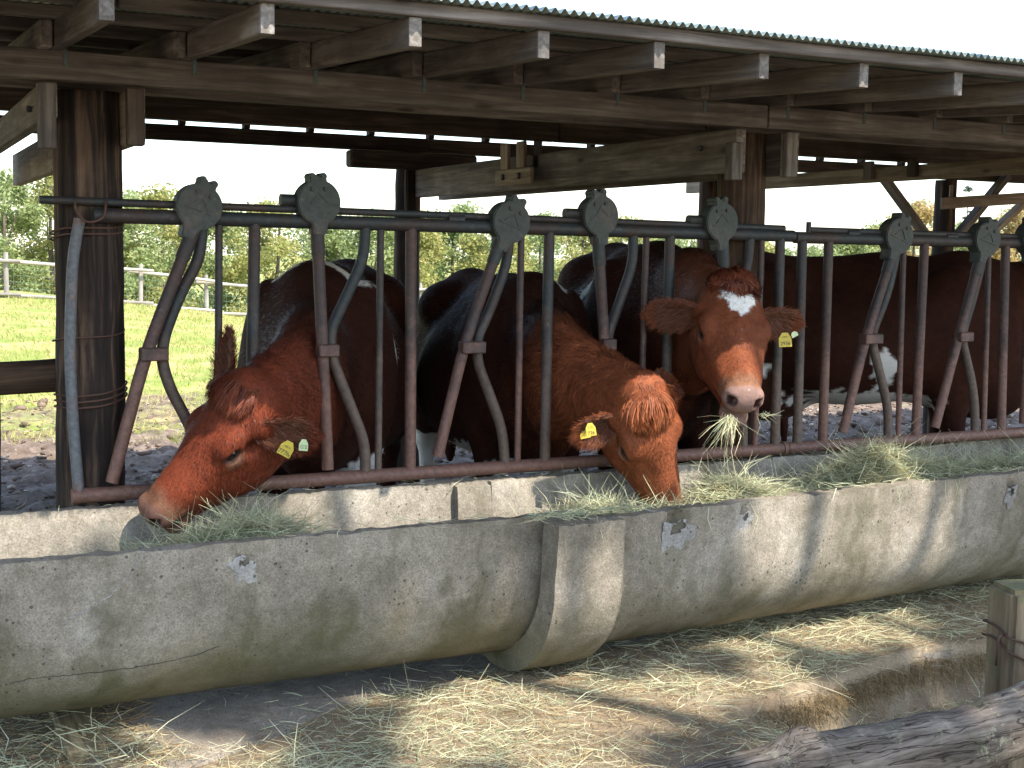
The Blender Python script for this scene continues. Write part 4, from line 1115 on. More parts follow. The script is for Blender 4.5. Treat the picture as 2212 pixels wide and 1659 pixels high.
        # ear fringe
        for (base, d, nrm, side, L_, ev, inn) in earinfo:
            m = rng.integers(0, len(ev), 3600); P = ev[m] + rng.normal(0, .004, (len(m), 3))
            tt = ((P - base) @ d) / L_; ins = inn[m]
            D = d * .8 + side * (((P - base) @ side) / .05)[:, None] * .6 + nrm * np.where(ins, .25, -.12)[:, None] + rng.normal(0, .22, (len(m), 3))
            Nr = np.where(ins[:, None] == 1, nrm, -nrm) + 0 * P
            Cc = np.where((ins * (tt < .75))[:, None] == 1, np.array([.17, .07, .04]), red * 1.15) * rng.uniform(.6, 1.3, (len(m), 1))
            strands(P, D, rng.uniform(.012, .03, len(m)), rng.uniform(.0006, .001, len(m)), Nr, Cc, .1, 2, np.tile(dirL((0, 0, -.15)), (len(m), 1)))
        me = np_mesh('hair', np.concatenate(hv), np.concatenate(hf), True, np.clip(np.concatenate(hc_), .003, .9), np.concatenate(hn))
        o = bpy.data.objects.new('hair', me); col.objects.link(o); o.parent = cow; me.materials.append(M_FUR); o['kind'] = 'stuff'
    # ---- ear tags (world-space placement on the ear)
    def text_mesh(txt, size):
        cu = bpy.data.curves.new('t', 'FONT'); cu.body = txt; cu.size = size; cu.align_x = 'CENTER'; cu.align_y = 'CENTER'; cu.extrude = .0003
        to = bpy.data.objects.new('t', cu); col.objects.link(to)
        me = bpy.data.meshes.new_from_object(to.evaluated_get(bpy.context.evaluated_depsgraph_get())); bpy.data.objects.remove(to); return me
    for (world, right, upv, w_, h_, mt, lines, lab) in spec.get('tags', []):
        rx = Vector(right).normalized(); uz = Vector(upv); uz = (uz - rx * uz.dot(rx)).normalized(); ny = rx.cross(uz)    # ny faces the reader
        Mt = Matrix(((rx.x, uz.x, ny.x, world[0]), (rx.y, uz.y, ny.y, world[1]), (rx.z, uz.z, ny.z, world[2]), (0, 0, 0, 1)))
        o2 = [(-.5, -.5), (.5, -.5), (.5, .12), (.22, .5), (-.22, .5), (-.5, .12)]
        bm = bmesh.new(); f = bm.faces.new([bm.verts.new((x * w_, y * h_, .001)) for x, y in o2])
        r = bmesh.ops.extrude_face_region(bm, geom=[f])
        for v in r['geom']:
            if isinstance(v, bmesh.types.BMVert): v.co.z = -.001
        bmesh.ops.recalc_face_normals(bm, faces=bm.faces); bmesh.ops.bevel(bm, geom=[e for e in bm.edges], offset=.0006, segments=1, affect='EDGES')
        tm = bpy.data.meshes.new('ear_tag'); bm.to_mesh(tm); bm.free()
        t = link('ear_tag', tm, mt, cow, Mt); t['label'] = lab
        for (txt, size, ox, oy) in lines:
            link('lettering', text_mesh(txt, size), M_INK, t, Mt @ Matrix.Translation((ox, oy, .0016)))
    return cow

# ------------------------------------------------------------------ the cows
_R = np.array(Rv); _U = np.array(Uv); _F = np.array(Fv)
def cv(r, u, f): return _R * r + _U * u + _F * f
def star3(x, y, z, n):
    w_ = np.interp(x, [.05, .09, .13, .175], [.072, .064, .038, -.008]); return (w_ + .006 * n - np.abs(y - .006)) / .008 * sstep(.03, .05, x + .006 * n) * (z > -.08)
def star1(x, y, z, n): return (1 - np.hypot((x - .072) / .016, (y - .012) / .014) + .5 * n) / .3 * (z > -.08)
COWS = [
    dict(label='red cow with small white fleck on its brow, lowering its muzzle into the cracked trough', heading=(-.437, -.9), centre=(1.745, 5.20), scale=1.03, belly=.33,
         poll=(1.045, 3.977, .999), hx=(-.674, .052, -.737), hz=(-.688, -.408, .6), bow=(.09, 0, 0), lip=.42, red=(.145, .031, .013), nose=(.2, .10, .07), star=star1,
         ears=((cv(.93, -.16, .12), cv(.1, -.38, -.9), .19), (cv(-.04, 1, .1), cv(-.75, .1, -.65), .25)), foredir=(.75, .1, 0), forecol=(.16, .038, .015), forelen=1.15, coat=.6, clump=.3,
         white=[((.45, .02, 1.25), (.06, .20, .075), .12, 'body'), ((.40, .17, 1.12), (.055, .07, .13), .15, 'body'), ((.33, .30, .98), (.05, .08, .08), .15, 'body'), ((.44, .17, .52), (.09, .12, .12), .2, 'body')],
         tags=[((1.158, 3.885, .800), cv(.86, -.48, .15), cv(.45, .86, 0), .044, .050, M_TAG, [('7776', .019, -.002, -.014), ('1', .012, .018, -.018), ('10214', .008, 0, .006)], 'yellow ear tag numbered 7776'),
               ((1.205, 3.86, .812), cv(.98, -.08, .1), cv(.05, 1, 0), .028, .036, M_TAG2, [('\u24602', .015, 0, -.006)], 'pale green ear tag marked 1 and 2')]),
    dict(label='shaggy orange-red cow with curly neck, muzzle down in the trough beside the hay', heading=(-.18, -.98), centre=(2.575, 5.28), scale=1.0, belly=.345,
         poll=(2.455, 3.853, .935), hx=(.343, .015, -.939), hz=(.083, -.996, .014), bow=(-.11, 0, 0), redto=.76, headscale=1.01, red=(.235, .068, .027), dark=(.040, .013, .0075), nose=(.42, .2, .14),
         ears=((cv(.35, .55, .7), cv(0, -.2, -1), .15), (cv(-.85, -.36, -.2), cv(.05, -.4, -.9), .17)), foredir=(.8, -.15, 0), forelen=1.35, nfore=6000, moundx=.03, forecol=(.32, .095, .034), coat=1.5, clump=.9, nhair=44000,
         white=[((.44, .07, 1.23), (.09, .09, .07), .2, 'body'), ((.40, -.20, 1.03), (.09, .08, .045), .2, 'body'), ((.05, 0, .48), (.5, .3, .1), .2, 'body'), ((-.75, -.17, .4), (.2, .1, .3), .1, 'body')],
         tags=[((2.2614, 3.9128, 0.8031), cv(.97, .16, .1), cv(-.16, .97, 0), .036, .046, M_TAG, [('726', .0165, 0, -.012), ('1 12', .009, 0, .008)], 'yellow ear tag numbered 726'),
               ((2.2681, 3.9629, 0.7797), cv(.9, .16, .3), cv(-.16, .97, 0), .04, .03, M_TAG, [], 'plain yellow ear tag')]),
    dict(label='red cow with white forehead star, head raised and chewing a mouthful of hay', heading=(-.364, -.93), centre=(3.27, 5.25), scale=1.09, belly=.35, z=.05,
         poll=(2.885, 3.965, 1.312), hx=(-.307, -.667, -.678), hz=(-.159, -.634, .757), red=(.185, .053, .022), nose=(.22, .135, .11), star=star3, jaw=.03,
         ears=((cv(.95, -.14, .2), cv(0, -.45, -.9), .18), (cv(-.99, -.04, .1), cv(.1, -.4, -.9), .205)), foredir=(.25, 0, .1), lip=.5, puff=.8, coat=.65, clump=.35, forelen=.7, nfore=7000, mound=(.06, .085, .075), moundx=.012, headscale=1.04, forecol=(.19, .046, .018), crest=.05,
         white=[((.12, -.22, 1.15), (.045, .10, .22), .12, 'body')],
         tags=[((3.0014, 3.7926, 1.1136), cv(.99, .05, .1), cv(-.03, 1, 0), .048, .052, M_TAG, [('2936', .019, 0, -.014), ('10 41', .009, 0, .010)], 'yellow ear tag numbered 2936'),
               ((3.0323, 3.7796, 1.1343), cv(.8, .4, .3), cv(-.4, .9, 0), .028, .02, M_TAG2, [], 'small green ear tag')]),
    dict(label='dark brown cow standing broadside behind the rusty barrier, white splash on its belly', heading=(.8, -.6), centre=(4.74, 5.37), scale=1.10, belly=.36, z=.02, udder=True, tuck=.085,
         poll=(5.84, 4.66, 1.30), hx=(.35, -.5, -.75), hz=(.6, -.5, .6), red=(.14, .045, .022), dark=(.042, .015, .009), hair=False, coarse=.018, fine=.012,
         ears=((cv(.9, 0, .3), cv(0, -.5, -.8), .17), (cv(-.9, 0, .1), cv(0, -.5, -.8), .17)),
         white=[((.10, -.36, .74), (.065, .12, .10), .38, 'body'), ((.0, -.15, .58), (.36, .22, .08), .25, 'body'), ((-.5, -.1, .75), (.1, .3, .12), .2, 'body')]),
]
for sp in COWS: build_cow(sp)

# ------------------------------------------------------------------ loose stalks: hay and grass
HAYC = np.array([[.42, .44, .25], [.50, .49, .28], [.58, .53, .32], [.36, .40, .23], [.62, .57, .38], [.32, .37, .22], [.46, .37, .21], [.52, .51, .34]])
BROWN = np.array([[.30, .20, .09], [.22, .14, .07], [.38, .28, .14], [.16, .10, .05], [.42, .34, .18]])
def stalks(P, az, tilt, L, W, C, bend=0.25, roll=None):
    """bent tapering ribbons; P base, az heading, tilt elevation angle"""
    W = np.asarray(W) * .78; n = len(P); D = np.stack([np.cos(az) * np.cos(tilt), np.sin(az) * np.cos(tilt), np.sin(tilt)], 1)
    B = np.stack([-np.sin(az), np.cos(az), 0 * az], 1); Up = np.cross(D, B); Up = -Up * np.sign(-Up[:, 2:3] + 1e-9)
    r = rng.uniform(-1.2, 1.2, n) if roll is None else roll
    S = B * np.cos(r)[:, None] + Up * np.sin(r)[:, None]
    bl = rng.normal(0, bend, n)[:, None]; bu = rng.normal(0, bend * .4, n)[:, None]
    rows = []
    for t, w_ in ((0, .8), (.5, 1), (1, .35)):
        c = P + D * (L * t)[:, None] + (B * bl + Up * bu) * (L * (t - t * t))[:, None]
        rows += [c - S * (W * w_)[:, None], c + S * (W * w_)[:, None]]
    A = np.stack(rows, 1).reshape(-1, 3); b = np.arange(n)[:, None] * 6
    F = np.concatenate([b + np.array([0, 1, 3, 2]), b + np.array([2, 3, 5, 4])])
    return A, F, np.repeat(C, 6, 0)
def pickc(pal, n): return np.clip((pal[rng.integers(0, len(pal), n)] * .75 + np.array([.42, .44, .31]) * (.25 if pal is HAYC else .0) + pal.mean(0) * (.0 if pal is HAYC else .25)) * rng.uniform(.8, 1.4, (n, 1)), 0, .75)
def stuff_obj(name, parts, mat, label, cat):
    V = []; Fq = []; Cc = []; k = 0
    for (v, f, c) in parts: V.append(v); Fq.append(f + k); Cc.append(c); k += len(v)
    by = {}
    for f in Fq: by.setdefault(f.shape[1], []).append(f)
    o = link(name, np_mesh(name, np.concatenate(V), [np.concatenate(x) for x in by.values()], False, np.concatenate(Cc)), mat)
    return tag(o, label, cat, kind='stuff')

def floor_z(x, y):
    z = field_z(x, y)
    onslab = (x > .5) & (y > 3.40)
    return np.where(onslab, np.maximum(z, .036), z)
def ground_hay():
    parts = []
    def scatter(n, pal, x0, x1, y0, y1, keep, L, W, lift, tl=.18):
        x = rng.uniform(x0, x1, n); y = rng.uniform(y0, y1, n); k = rng.random(n) < keep(x, y); x, y = x[k], y[k]; n = len(x)
        z = floor_z(x, y) + rng.random(n) ** 2 * lift(x, y) + .004
        az = rng.uniform(0, 2 * np.pi, n) ; tilt = rng.normal(.03, tl, n)
        parts.append(stalks(np.stack([x, y, z], 1), az, tilt, rng.uniform(*L, n), rng.uniform(*W, n), pickc(pal, n), .3))
    line = lambda x: np.interp(x, [-1, .45, .9, 1.33, 1.9, 2.3, 3.2, 5], [3.9, 3.75, 3.45, 3.62, 3.74, 3.8, 3.95, 4.05])   # hay reaches this close to the trough
    P0 = lambda x, y: np.stack([x, y, 0 * x], 1)
    edge = lambda x, y: sstep(.12, -.15, y - line(x) + .09 * vnoise(P0(x, y), 6, 51))
    patch = lambda x, y: np.clip(.62 + .55 * vnoise(P0(x, y), 2.6, 52) + .2 * vnoise(P0(x, y), 7, 54), .12, 1)
    ledge_near = lambda x, y: sstep(.10, .0, np.abs(y - ledge_y(x)))
    scatter(40000, BROWN, -.4, 5.6, 2.0, 4.1, lambda x, y: edge(x, y) * .9, (.015, .06), (.0007, .0015), lambda x, y: .006 + 0 * x, .12)
    scatter(62000, HAYC, -.4, 5.2, 2.2, 4.1, lambda x, y: edge(x, y) * patch(x, y), (.02, .11), (.0005, .0013), lambda x, y: .02 * patch(x, y) + .004)
    scatter(4200, HAYC, -.4, 5.6, 2.0, 4.1, lambda x, y: edge(x, y) * patch(x, y) ** 2, (.10, .22), (.0008, .0017), lambda x, y: .035 * patch(x, y), .22)
    scatter(420, HAYC, .5, 4.5, 3.4, 4.1, lambda x, y: .9 + 0 * x, (.03, .10), (.0010, .002), lambda x, y: .004 + 0 * x, .06)
    scatter(900, BROWN, .5, 4.5, 3.4, 4.1, lambda x, y: .9 + 0 * x, (.01, .04), (.0007, .0013), lambda x, y: .003 + 0 * x, .04)
    scatter(1500, HAYC, -.2, .62, 3.2, 4.3, lambda x, y: .9 + 0 * x, (.05, .14), (.001, .0024), lambda x, y: .06 + 0 * x, .3)
    scatter(5000, BROWN, -.2, .7, 3.0, 4.3, lambda x, y: .9 + 0 * x, (.02, .10), (.001, .002), lambda x, y: .03 + 0 * x, .2)
    # matted fringe hanging over the ledge, browns darkened to paint the hollow's shade
    n = 9000; x = rng.uniform(2.35, 4.8, n); y = ledge_y(x) + rng.uniform(-.03, .05, n)
    z = .025 - np.clip((ledge_y(x) + .05 - y), 0, .1) * rng.uniform(.1, 1.2, n)
    az = rng.normal(-1.57, .9, n); tilt = rng.uniform(-1.5, .2, n)
    parts.append(stalks(np.stack([x, y, z], 1), az, tilt, rng.uniform(.02, .075, n), rng.uniform(.0007, .0015, n), pickc(np.concatenate([BROWN * .75, BROWN * .5]), n), .5))
    stuff_obj('loose_hay', parts, M_HAY, 'green and straw-coloured hay strewn over the ground before the troughs', 'hay')
ground_hay()

def heap(name, label, xs, zs, yc, half, base, n, seed, edge_drop=.10):
    """mound along a trough: profile height by x, dome across y"""
    def hz(x, y):
        q = np.clip(np.abs(y - yc(x)) / half, 0, 1); h_ = np.interp(x, xs, zs)
        return base + (h_ - base) * (1 - q ** 2.2) + .012 * vnoise(np.stack([x, y, 0 * x], 1), 14, seed) + .008 * vnoise(np.stack([x, y, 0 * x], 1), 40, seed + 1)
    gx = np.linspace(xs[0], xs[-1], int((xs[-1] - xs[0]) / .018)); gu = np.linspace(-1, 1, 26)
    X, U_ = np.meshgrid(gx, gu, indexing='ij'); x = X.ravel(); y = yc(x) + U_.ravel() * half
    V = np.stack([x, y, hz(x, y) - .02], 1); ny = 26
    a = (np.arange(len(gx) - 1)[:, None] * ny + np.arange(ny - 1)[None]).reshape(-1)
    parts = [(V, np.stack([a, a + ny, a + ny + 1, a + 1], -1), np.tile([.17, .16, .075], (len(V), 1)) * (1 + .4 * vnoise(V, 50, 3))[:, None])]
    for (m, L, W, tl, lift, pal) in ((n, (.03, .10), (.0007, .0015), .35, .018, HAYC), (n // 4, (.09, .2), (.0008, .0016), .4, .02, HAYC), (n // 3, (.02, .06), (.0008, .0014), .4, .01, np.concatenate([BROWN, HAYC * .7]))):
        x = rng.uniform(xs[0] - .02, xs[-1] + .02, m); y = yc(x) + np.clip(rng.normal(0, .5, m), -1, 1) * half
        z = hz(x, y) - .018 + rng.random(m) * lift
        az = rng.uniform(0, 6.28, m); tt = rng.normal(.1, tl, m); LL = rng.uniform(*L, m)
        ye = y + np.sin(az) * np.cos(tt) * LL; ze = z + np.sin(tt) * LL; ok = ((np.abs(ye - yc(x)) < half + .01) | (ze > .625)) & (np.abs(y - yc(x)) < half)
        x, y, z, az, tt, LL = (q[ok] for q in (x, y, z, az, tt, LL)); m = len(x)
        parts.append(stalks(np.stack([x, y, z], 1), az, tt, LL, rng.uniform(*W, m), pickc(pal, m), .45))
    return parts, hz
ycL = lambda x: 3.83 + 0 * x
pl_, _ = heap('', '', [.56, .68, .85, 1.05, 1.16, 1.30], [.43, .50, .545, .60, .57, .43], ycL, .25, .40, 6000, 5)
stuff_obj('hay', pl_, M_HAY, 'pale green hay heaped under the muzzle in the cracked trough', 'hay')
ycR = lambda x: 3.808 + (x - 1.98) * .0588
pr_, hzR = heap('', '', [2.0, 2.14, 2.3, 2.45, 2.61, 2.77, 2.9, 3.05, 3.15, 3.3, 3.45, 3.56, 3.7, 3.85, 4.05, 4.3, 4.6, 5.4, 6.0], [.45, .535, .565, .50, .52, .60, .59, .545, .53, .575, .63, .685, .63, .595, .57, .565, .57, .56, .5], ycR, .265, .42, 17000, 8)
# stalks caught on the rims and joint
for (x0, x1, yf, n) in ((2.1, 4.6, lambda x: ycR(x) - .345, 200), (1.0, 1.9, lambda x: 3.53 + 0 * x, 60), (.35, 4.6, lambda x: 4.165 + 0 * x, 110), (1.80, 2.12, lambda x: 3.45 + .04 * rng.random(len(x)), 260)):
    x = rng.uniform(x0, x1, n); y = yf(x) + rng.normal(0, .014, n)
    pr_.append(stalks(np.stack([x, y, np.full(n, ZT + .006) + rng.random(n) * .006], 1), rng.uniform(0, 6.28, n), rng.normal(0, .2, n), rng.uniform(.02, .10, n), rng.uniform(.0008, .0018, n), pickc(HAYC, n), .5))
n = 16; x = np.array([2.62, 2.9, 3.55, 3.57, 3.6, 3.62, 1.86, 1.88, 1.9, 1.91, 3.3, 4.1, 1.83, 1.87, 2.0, 2.45]); y = ycR(x) - .378
y[(x < 2.05)] = 3.385
pr_.append(stalks(np.stack([x, y, np.full(n, .603)], 1), np.full(n, -1.57) + rng.normal(0, .3, n), rng.uniform(-1.5, -1.2, n), rng.uniform(.05, .12, n), np.full(n, .0013), pickc(HAYC, n), .5))
stuff_obj('hay', pr_, M_HAY, 'long ridge of hay piled along the socketed trough', 'hay')
# mouthful
mouth = np.array((2.6832, 3.6746, 0.8544)); n = 95
P = mouth + rng.normal(0, 1, (n, 3)) * [.012, .012, .007]
az = math.atan2(-_F[1], -_F[0]) + rng.normal(-.9, .9, n)
pm = [stalks(P, az, rng.normal(-.95, .4, n), rng.uniform(.04, .15, n), rng.uniform(.001, .002, n), pickc(HAYC, n), .4)]
m2 = np.array((2.8338, 3.6897, 0.8575)); P = m2 + rng.normal(0, 1, (24, 3)) * [.012, .012, .006]
pm.append(stalks(P, rng.normal(-.3, .7, 24), rng.normal(-.3, .5, 24), rng.uniform(.03, .07, 24), rng.uniform(.0008, .0016, 24), pickc(HAYC, 24), .4))
P = np.array([mouth + [-.01, 0, -.01], mouth + [.01, 0, -.01], mouth + [.03, 0, 0], mouth + [-.03, 0, 0]])
pm.append(stalks(P, np.array([0., 3.1, .5, 3.3]), np.array([-1.5, -1.45, -1.48, -.5]), np.array([.24, .26, .25, .13]), np.full(4, .0012), pickc(HAYC, 4), .25))
stuff_obj('hay', pm, M_HAY, 'wisp of hay dangling from the raised cow\'s mouth', 'hay')

# ------------------------------------------------------------------ paddock: grass, clods, fence, trees
def paddock_grass():
    n = 90000
    y = 9.3 + (29.5 - 9.3) * rng.random(n) ** 1.15; x = y * rng.uniform(.03, 1.12, n)
    P = np.stack([x, y, 0 * x], 1)
    g = sstep(10.3, 12.6, y + 2.2 * vnoise(P, .55, 61) + 1.0 * vnoise(P, 2.0, 62))
    k = rng.random(n) < np.maximum(g, .03 + .5 * (vnoise(P, 1.3, 63) > .75)); x, y, P = x[k], y[k], P[k]; n = len(x)
    z = field_z(x, y) + sstep(10, 14, y) * vnoise(P, .8, 6) * .03
    dry = np.clip(.42 + .5 * vnoise(P, .9, 64) + .25 * vnoise(P, 3, 65), 0, 1) * rng.uniform(.5, 1.2, n)
    C = np.array([.28, .34, .075]) * (1 - dry[:, None]) + np.array([.60, .50, .22]) * dry[:, None]
    C = np.clip(C, .02, .8) * rng.uniform(.7, 1.25, (n, 1))
    L = rng.uniform(.03, .09, n) * (1 + .5 * (dry > .7)); az = rng.uniform(0, 6.28, n); t = rng.uniform(.6, 1.5, n)
    D = np.stack([np.cos(az) * np.cos(t), np.sin(az) * np.cos(t), np.sin(t)], 1); B = np.stack([-np.sin(az + 1), np.cos(az + 1), 0 * az], 1)
    w_ = (rng.uniform(.004, .008, n) * (y / 14))[:, None]; P[:, 2] = z - .005
    V = np.stack([P - B * w_, P + B * w_, P + D * L[:, None]], 1).reshape(-1, 3)
    stuff_obj('grass', [(V, np.arange(3 * n).reshape(-1, 3), np.repeat(C, 3, 0))], M_GRASS, 'sunlit green and straw grass of the paddock behind the shelter', 'grass')
paddock_grass()
def clods():
    bm = bmesh.new(); bmesh.ops.create_icosphere(bm, subdivisions=1, radius=1); bv = np.array([v.co[:] for v in bm.verts]); bf = np.array([[v.index for v in f.verts] for f in bm.faces]); bm.free()
    n = 8500; y = 6.6 + 8 * rng.random(n); x = y * rng.uniform(.02, 1.1, n)
    P = np.stack([x, y, 0 * x], 1); k = rng.random(n) < sstep(13.5, 9.5, y + 1.4 * vnoise(P, .8, 71)); P = P[k]; n = len(P)
    r = rng.uniform(.005, .017, n) * (1 + (rng.random(n) < .12) * 1.3)
    S = np.stack([r * rng.uniform(.8, 1.5, n), r * rng.uniform(.8, 1.5, n), r * rng.uniform(.4, .8, n)], 1)
    V = bv[None] * S[:, None] * (1 + .35 * rng.normal(size=(n, len(bv), 1)) * .7) + P[:, None] + np.array([0, 0, .01])
    V[:, :, 2] += field_z(P[:, 0], P[:, 1])[:, None]
    light = rng.random(n) < .16
    C = np.where(light[:, None], np.array([.42, .35, .28]), np.array([.15, .105, .078])) * rng.uniform(.6, 1.4, (n, 1))
    F_ = (np.arange(n)[:, None, None] * len(bv) + bf[None]).reshape(-1, 3)
    stuff_obj('mud_clods', [(V.reshape(-1, 3), F_, np.repeat(C, len(bv), 0))], attr_mat('mud_clod', .9), 'trampled clods of mud and pale stones behind the barrier', 'mud')
clods()

fence = empty('paddock_fence', (5.2, 28.4, .2))
tag(fence, 'weathered pole fence with green wire mesh along the far side of the paddock', 'fence')
fpts = [(-3.2, 25.4), (-.2, 26.0), (2.42, 26.5), (5.25, 28.3), (6.85, 29.1), (8.6, 29.5), (10.6, 30.0), (12.6, 30.5), (15.0, 31.2), (18, 32), (21.5, 33), (26, 34)]
for i, (x, y) in enumerate(fpts):
    z = float(field_z(x, y)); log('post', (x, y, z - .2), (x + random.uniform(-.03, .03), y, z + .86), .05, .045, M_FENCE, fence, 8, 6, .05, 0, i)
    if i + 1 < len(fpts):
        x2, y2 = fpts[i + 1]; z2 = float(field_z(x2, y2)); o = random.uniform(-.03, .03)
        log('rail', (x - .25, y - .06, z + .70 + o), (x2 + .25, y2 - .06, z2 + .70 + o * .3), .042, .034, M_FENCE, fence, 8, 12, .06, .004, i)
        log('rail', (x - .25, y - .06, z + .04), (x2 + .25, y2 - .06, z2 + .05), .040, .034, M_FENCE, fence, 8, 12, .06, .004, i + 30)
        V = []; F_ = []; nx = max(4, int(math.hypot(x2 - x, y2 - y) / .16)); nz = 5
        def quadline(a, b_, w_):
            a = np.array(a); b_ = np.array(b_); d = unit(b_ - a); sd = np.cross(d, [0, 1, 0]); sd = sd / (np.linalg.norm(sd) + 1e-9) * w_
            k = len(V); dy = np.array([0, w_, 0])
            V.extend([a - sd, a + sd, b_ + sd, b_ - sd]); F_.append((k, k + 1, k + 2, k + 3))
            k = len(V); V.extend([a - dy, a + dy, b_ + dy, b_ - dy]); F_.append((k, k + 1, k + 2, k + 3))
        g = lambda u, v: (x + (x2 - x) * u, y + (y2 - y) * u + .03, (z + (z2 - z) * u) + .06 + .62 * v)
        for a in range(nx + 1): quadline(g(a / nx, 0), g(a / nx, 1), .0018)
        for a in range(nz + 1):
            for b_ in range(0, nx, 3): quadline(g(b_ / nx, a / nz), g(min(nx, b_ + 3) / nx, a / nz), .0018)
        link('wire_mesh', np_mesh('wire_mesh', np.array(V), np.array(F_), False), M_MESHWIRE, fence)

def leaf_cloud(centres, radii, nleaf, size, pal, seed, flat=.8):
    r_ = np.random.default_rng(seed)
    cs = []; 
    for c, r, n in zip(centres, radii, nleaf):
        d = r_.normal(size=(n, 3)); d /= np.linalg.norm(d, axis=1)[:, None]; q = r_.random(n) ** .45
        cs.append(np.array(c) + d * q[:, None] * r * [1, 1, flat])
    P = np.concatenate(cs); n = len(P)
    a = r_.normal(size=(n, 3)); a[:, 2] *= .6; a /= np.linalg.norm(a, axis=1)[:, None]; b = np.cross(a, r_.normal(size=(n, 3))); b /= np.linalg.norm(b, axis=1)[:, None]
    s_ = (size * r_.uniform(.6, 1.3, n))[:, None]
    V = np.stack([P - a * s_, P + b * s_ * .55, P + a * s_, P - b * s_ * .55], 1).reshape(-1, 3)
    C = np.array(pal)[r_.integers(0, len(pal), n)] * r_.uniform(.75, 1.25, (n, 1))
    return V, np.arange(4 * n).reshape(-1, 4), np.repeat(C, 4, 0)
GREEN = [(.27, .33, .13), (.33, .38, .16), (.23, .29, .12), (.37, .41, .19)]
YELL = [(.37, .38, .13), (.45, .43, .16), (.30, .34, .11), (.42, .38, .16)]
ORNG = [(.50, .34, .15), (.52, .40, .18), (.42, .37, .15), (.38, .28, .14)]
DEEP = [(.14, .2, .08), (.18, .25, .09), (.22, .28, .11)]
def tree(x, y, ztop, rad, pal, label, seed, dens=1.0, zlow=None, sparse=False):
    r_ = np.random.default_rng(seed); zg = float(field_z(x, y))
    t = empty('broadleaf_tree', (x, y, zg)); tag(t, label, 'tree', 'trees beyond the paddock fence')
    log('trunk', (x, y, zg - .2), (x + r_.normal(0, .15), y, ztop - rad * .5), .11, .035, M_TRUNK, t, 8, 10, .08, .012, seed)
    zl = zg + .2 if zlow is None else zlow
    nc = int(40 * dens); cs = []; rs = []; ns = []
    for i in range(nc):
        a = r_.uniform(0, 6.28); h_ = r_.random() ** .8; prof = math.sin(math.pi * (.18 + .77 * h_)) ** .7
        q = rad * prof * r_.random() ** .4 * .85
        cs.append((x + q * math.cos(a), y + q * math.sin(a), zl + (ztop - .35 - zl) * h_)); rs.append(r_.uniform(.35, .65) * (.6 if sparse else 1) * rad / 1.7); ns.append(int(270 * (.35 if sparse else 1)))
    cs.append((x, y, ztop - .3)); rs.append(.32); ns.append(80)
    V, F_, C = leaf_cloud(cs, rs, ns, .068, pal, seed)
    c0 = np.array([x, y, zg]); link('crown', np_mesh('crown', V - c0, F_, False, C), M_LEAF, t, Matrix.Translation(c0))
    for k in range(3):
        c = cs[k * 5 % len(cs)]; log('limb', (x, y, zl + (ztop - zl) * .3), c, .04, .012, M_TRUNK, t, 6, 8, .05, .02, seed + k)
def at36(z): return 1.42 + (z - 1.42)
TL = [(-3.0, 3.4, GREEN, 'd'), (-.2, 3.1, GREEN, 'd'), (1.6, 2.95, YELL, 'y'), (3.2, 2.95, GREEN, 'd'), (4.4, 3.5, YELL, 'p'), (6.0, 2.75, GREEN, 'd'), (7.2, 2.9, YELL, 'y'), (8.7, 2.6, GREEN, 'd'), (10.2, 2.68, YELL, 'y'), (11.9, 2.5, GREEN, 'd'),
      (13.3, 2.45, GREEN, 'd'), (14.7, 2.5, YELL, 'y'), (16.0, 2.75, GREEN, 'd'), (17.4, 2.5, YELL, 'y'), (18.9, 2.55, GREEN, 'd'), (20.3, 2.42, YELL, 'y'), (21.9, 2.5, YELL, 'y'), (23.4, 2.2, GREEN, 'd'), (25.2, 2.1, GREEN, 'd'),
      (27.4, 1.9, YELL, 'y'), (29.5, 1.75, GREEN, 'd'), (31.5, 2.3, GREEN, 'd'), (33.0, 2.9, YELL, 'y'), (34.3, 3.45, ORNG, 'o'), (36.3, 2.7, GREEN, 'd'), (37.8, 2.9, ORNG, 'o'), (39.3, 3.4, ORNG, 'o'), (41.5, 3.2, GREEN, 'd')]
TL = [(x, z + .4 * max(0, min(1, (6.5 - x) / 4)), p, k) for x, z, p, k in TL]
TLAB = {'d': 'dense green broadleaf tree growing beyond the paddock fence', 'y': 'yellow-green broadleaf tree growing beyond the paddock fence', 'o': 'autumn-orange broadleaf tree growing beyond the paddock fence', 'p': 'tallest pale yellow-green tree, its crown rising beside the dark log post'}
for i, (x, zt, pal, kd) in enumerate(TL):
    k = 1.18 + .10 * ((i * 7) % 5) / 4
    X_, Y_, Z_ = x * k, 36 * k, 1.42 + (zt + .12 - 1.42) * k
    tree(X_, Y_, Z_, 1.75 * k / 1.2, pal, TLAB[kd], 100 + i, 1.0 if i > 0 else 1.0)
# thin bare-topped conifer against the sky on the right
def conifer(x, y, ztop, seed):
    r_ = np.random.default_rng(seed); zg = float(field_z(x, y)); t = empty('conifer', (x, y, zg)); tag(t, 'thin sparse conifer standing above the orange trees', 'tree')
    log('trunk', (x, y, zg - .2), (x, y, ztop), .08, .012, M_TRUNK, t, 8, 10, .05, .004, seed)
    cs = []; rs = []; ns = []
    for i in range(46):
        h_ = r_.random(); a = r_.uniform(0, 6.28); q = (1 - h_) * 1.1 * r_.random() + .08
        cs.append((x + q * math.cos(a), y + q * math.sin(a), zg + 1.2 + (ztop - zg - 1.25) * h_)); rs.append(.16); ns.append(14)
    V, F_, C = leaf_cloud(cs, rs, ns, .09, [(.12, .16, .12), (.15, .19, .14)], seed, .4)
    c0 = np.array([x, y, zg]); link('crown', np_mesh('crown', V - c0, F_, False, C), M_LEAF, t, Matrix.Translation(c0))
conifer(36.7 * 1.3, 36 * 1.3, 1.42 + (4.15 - 1.42) * 1.3, 55)
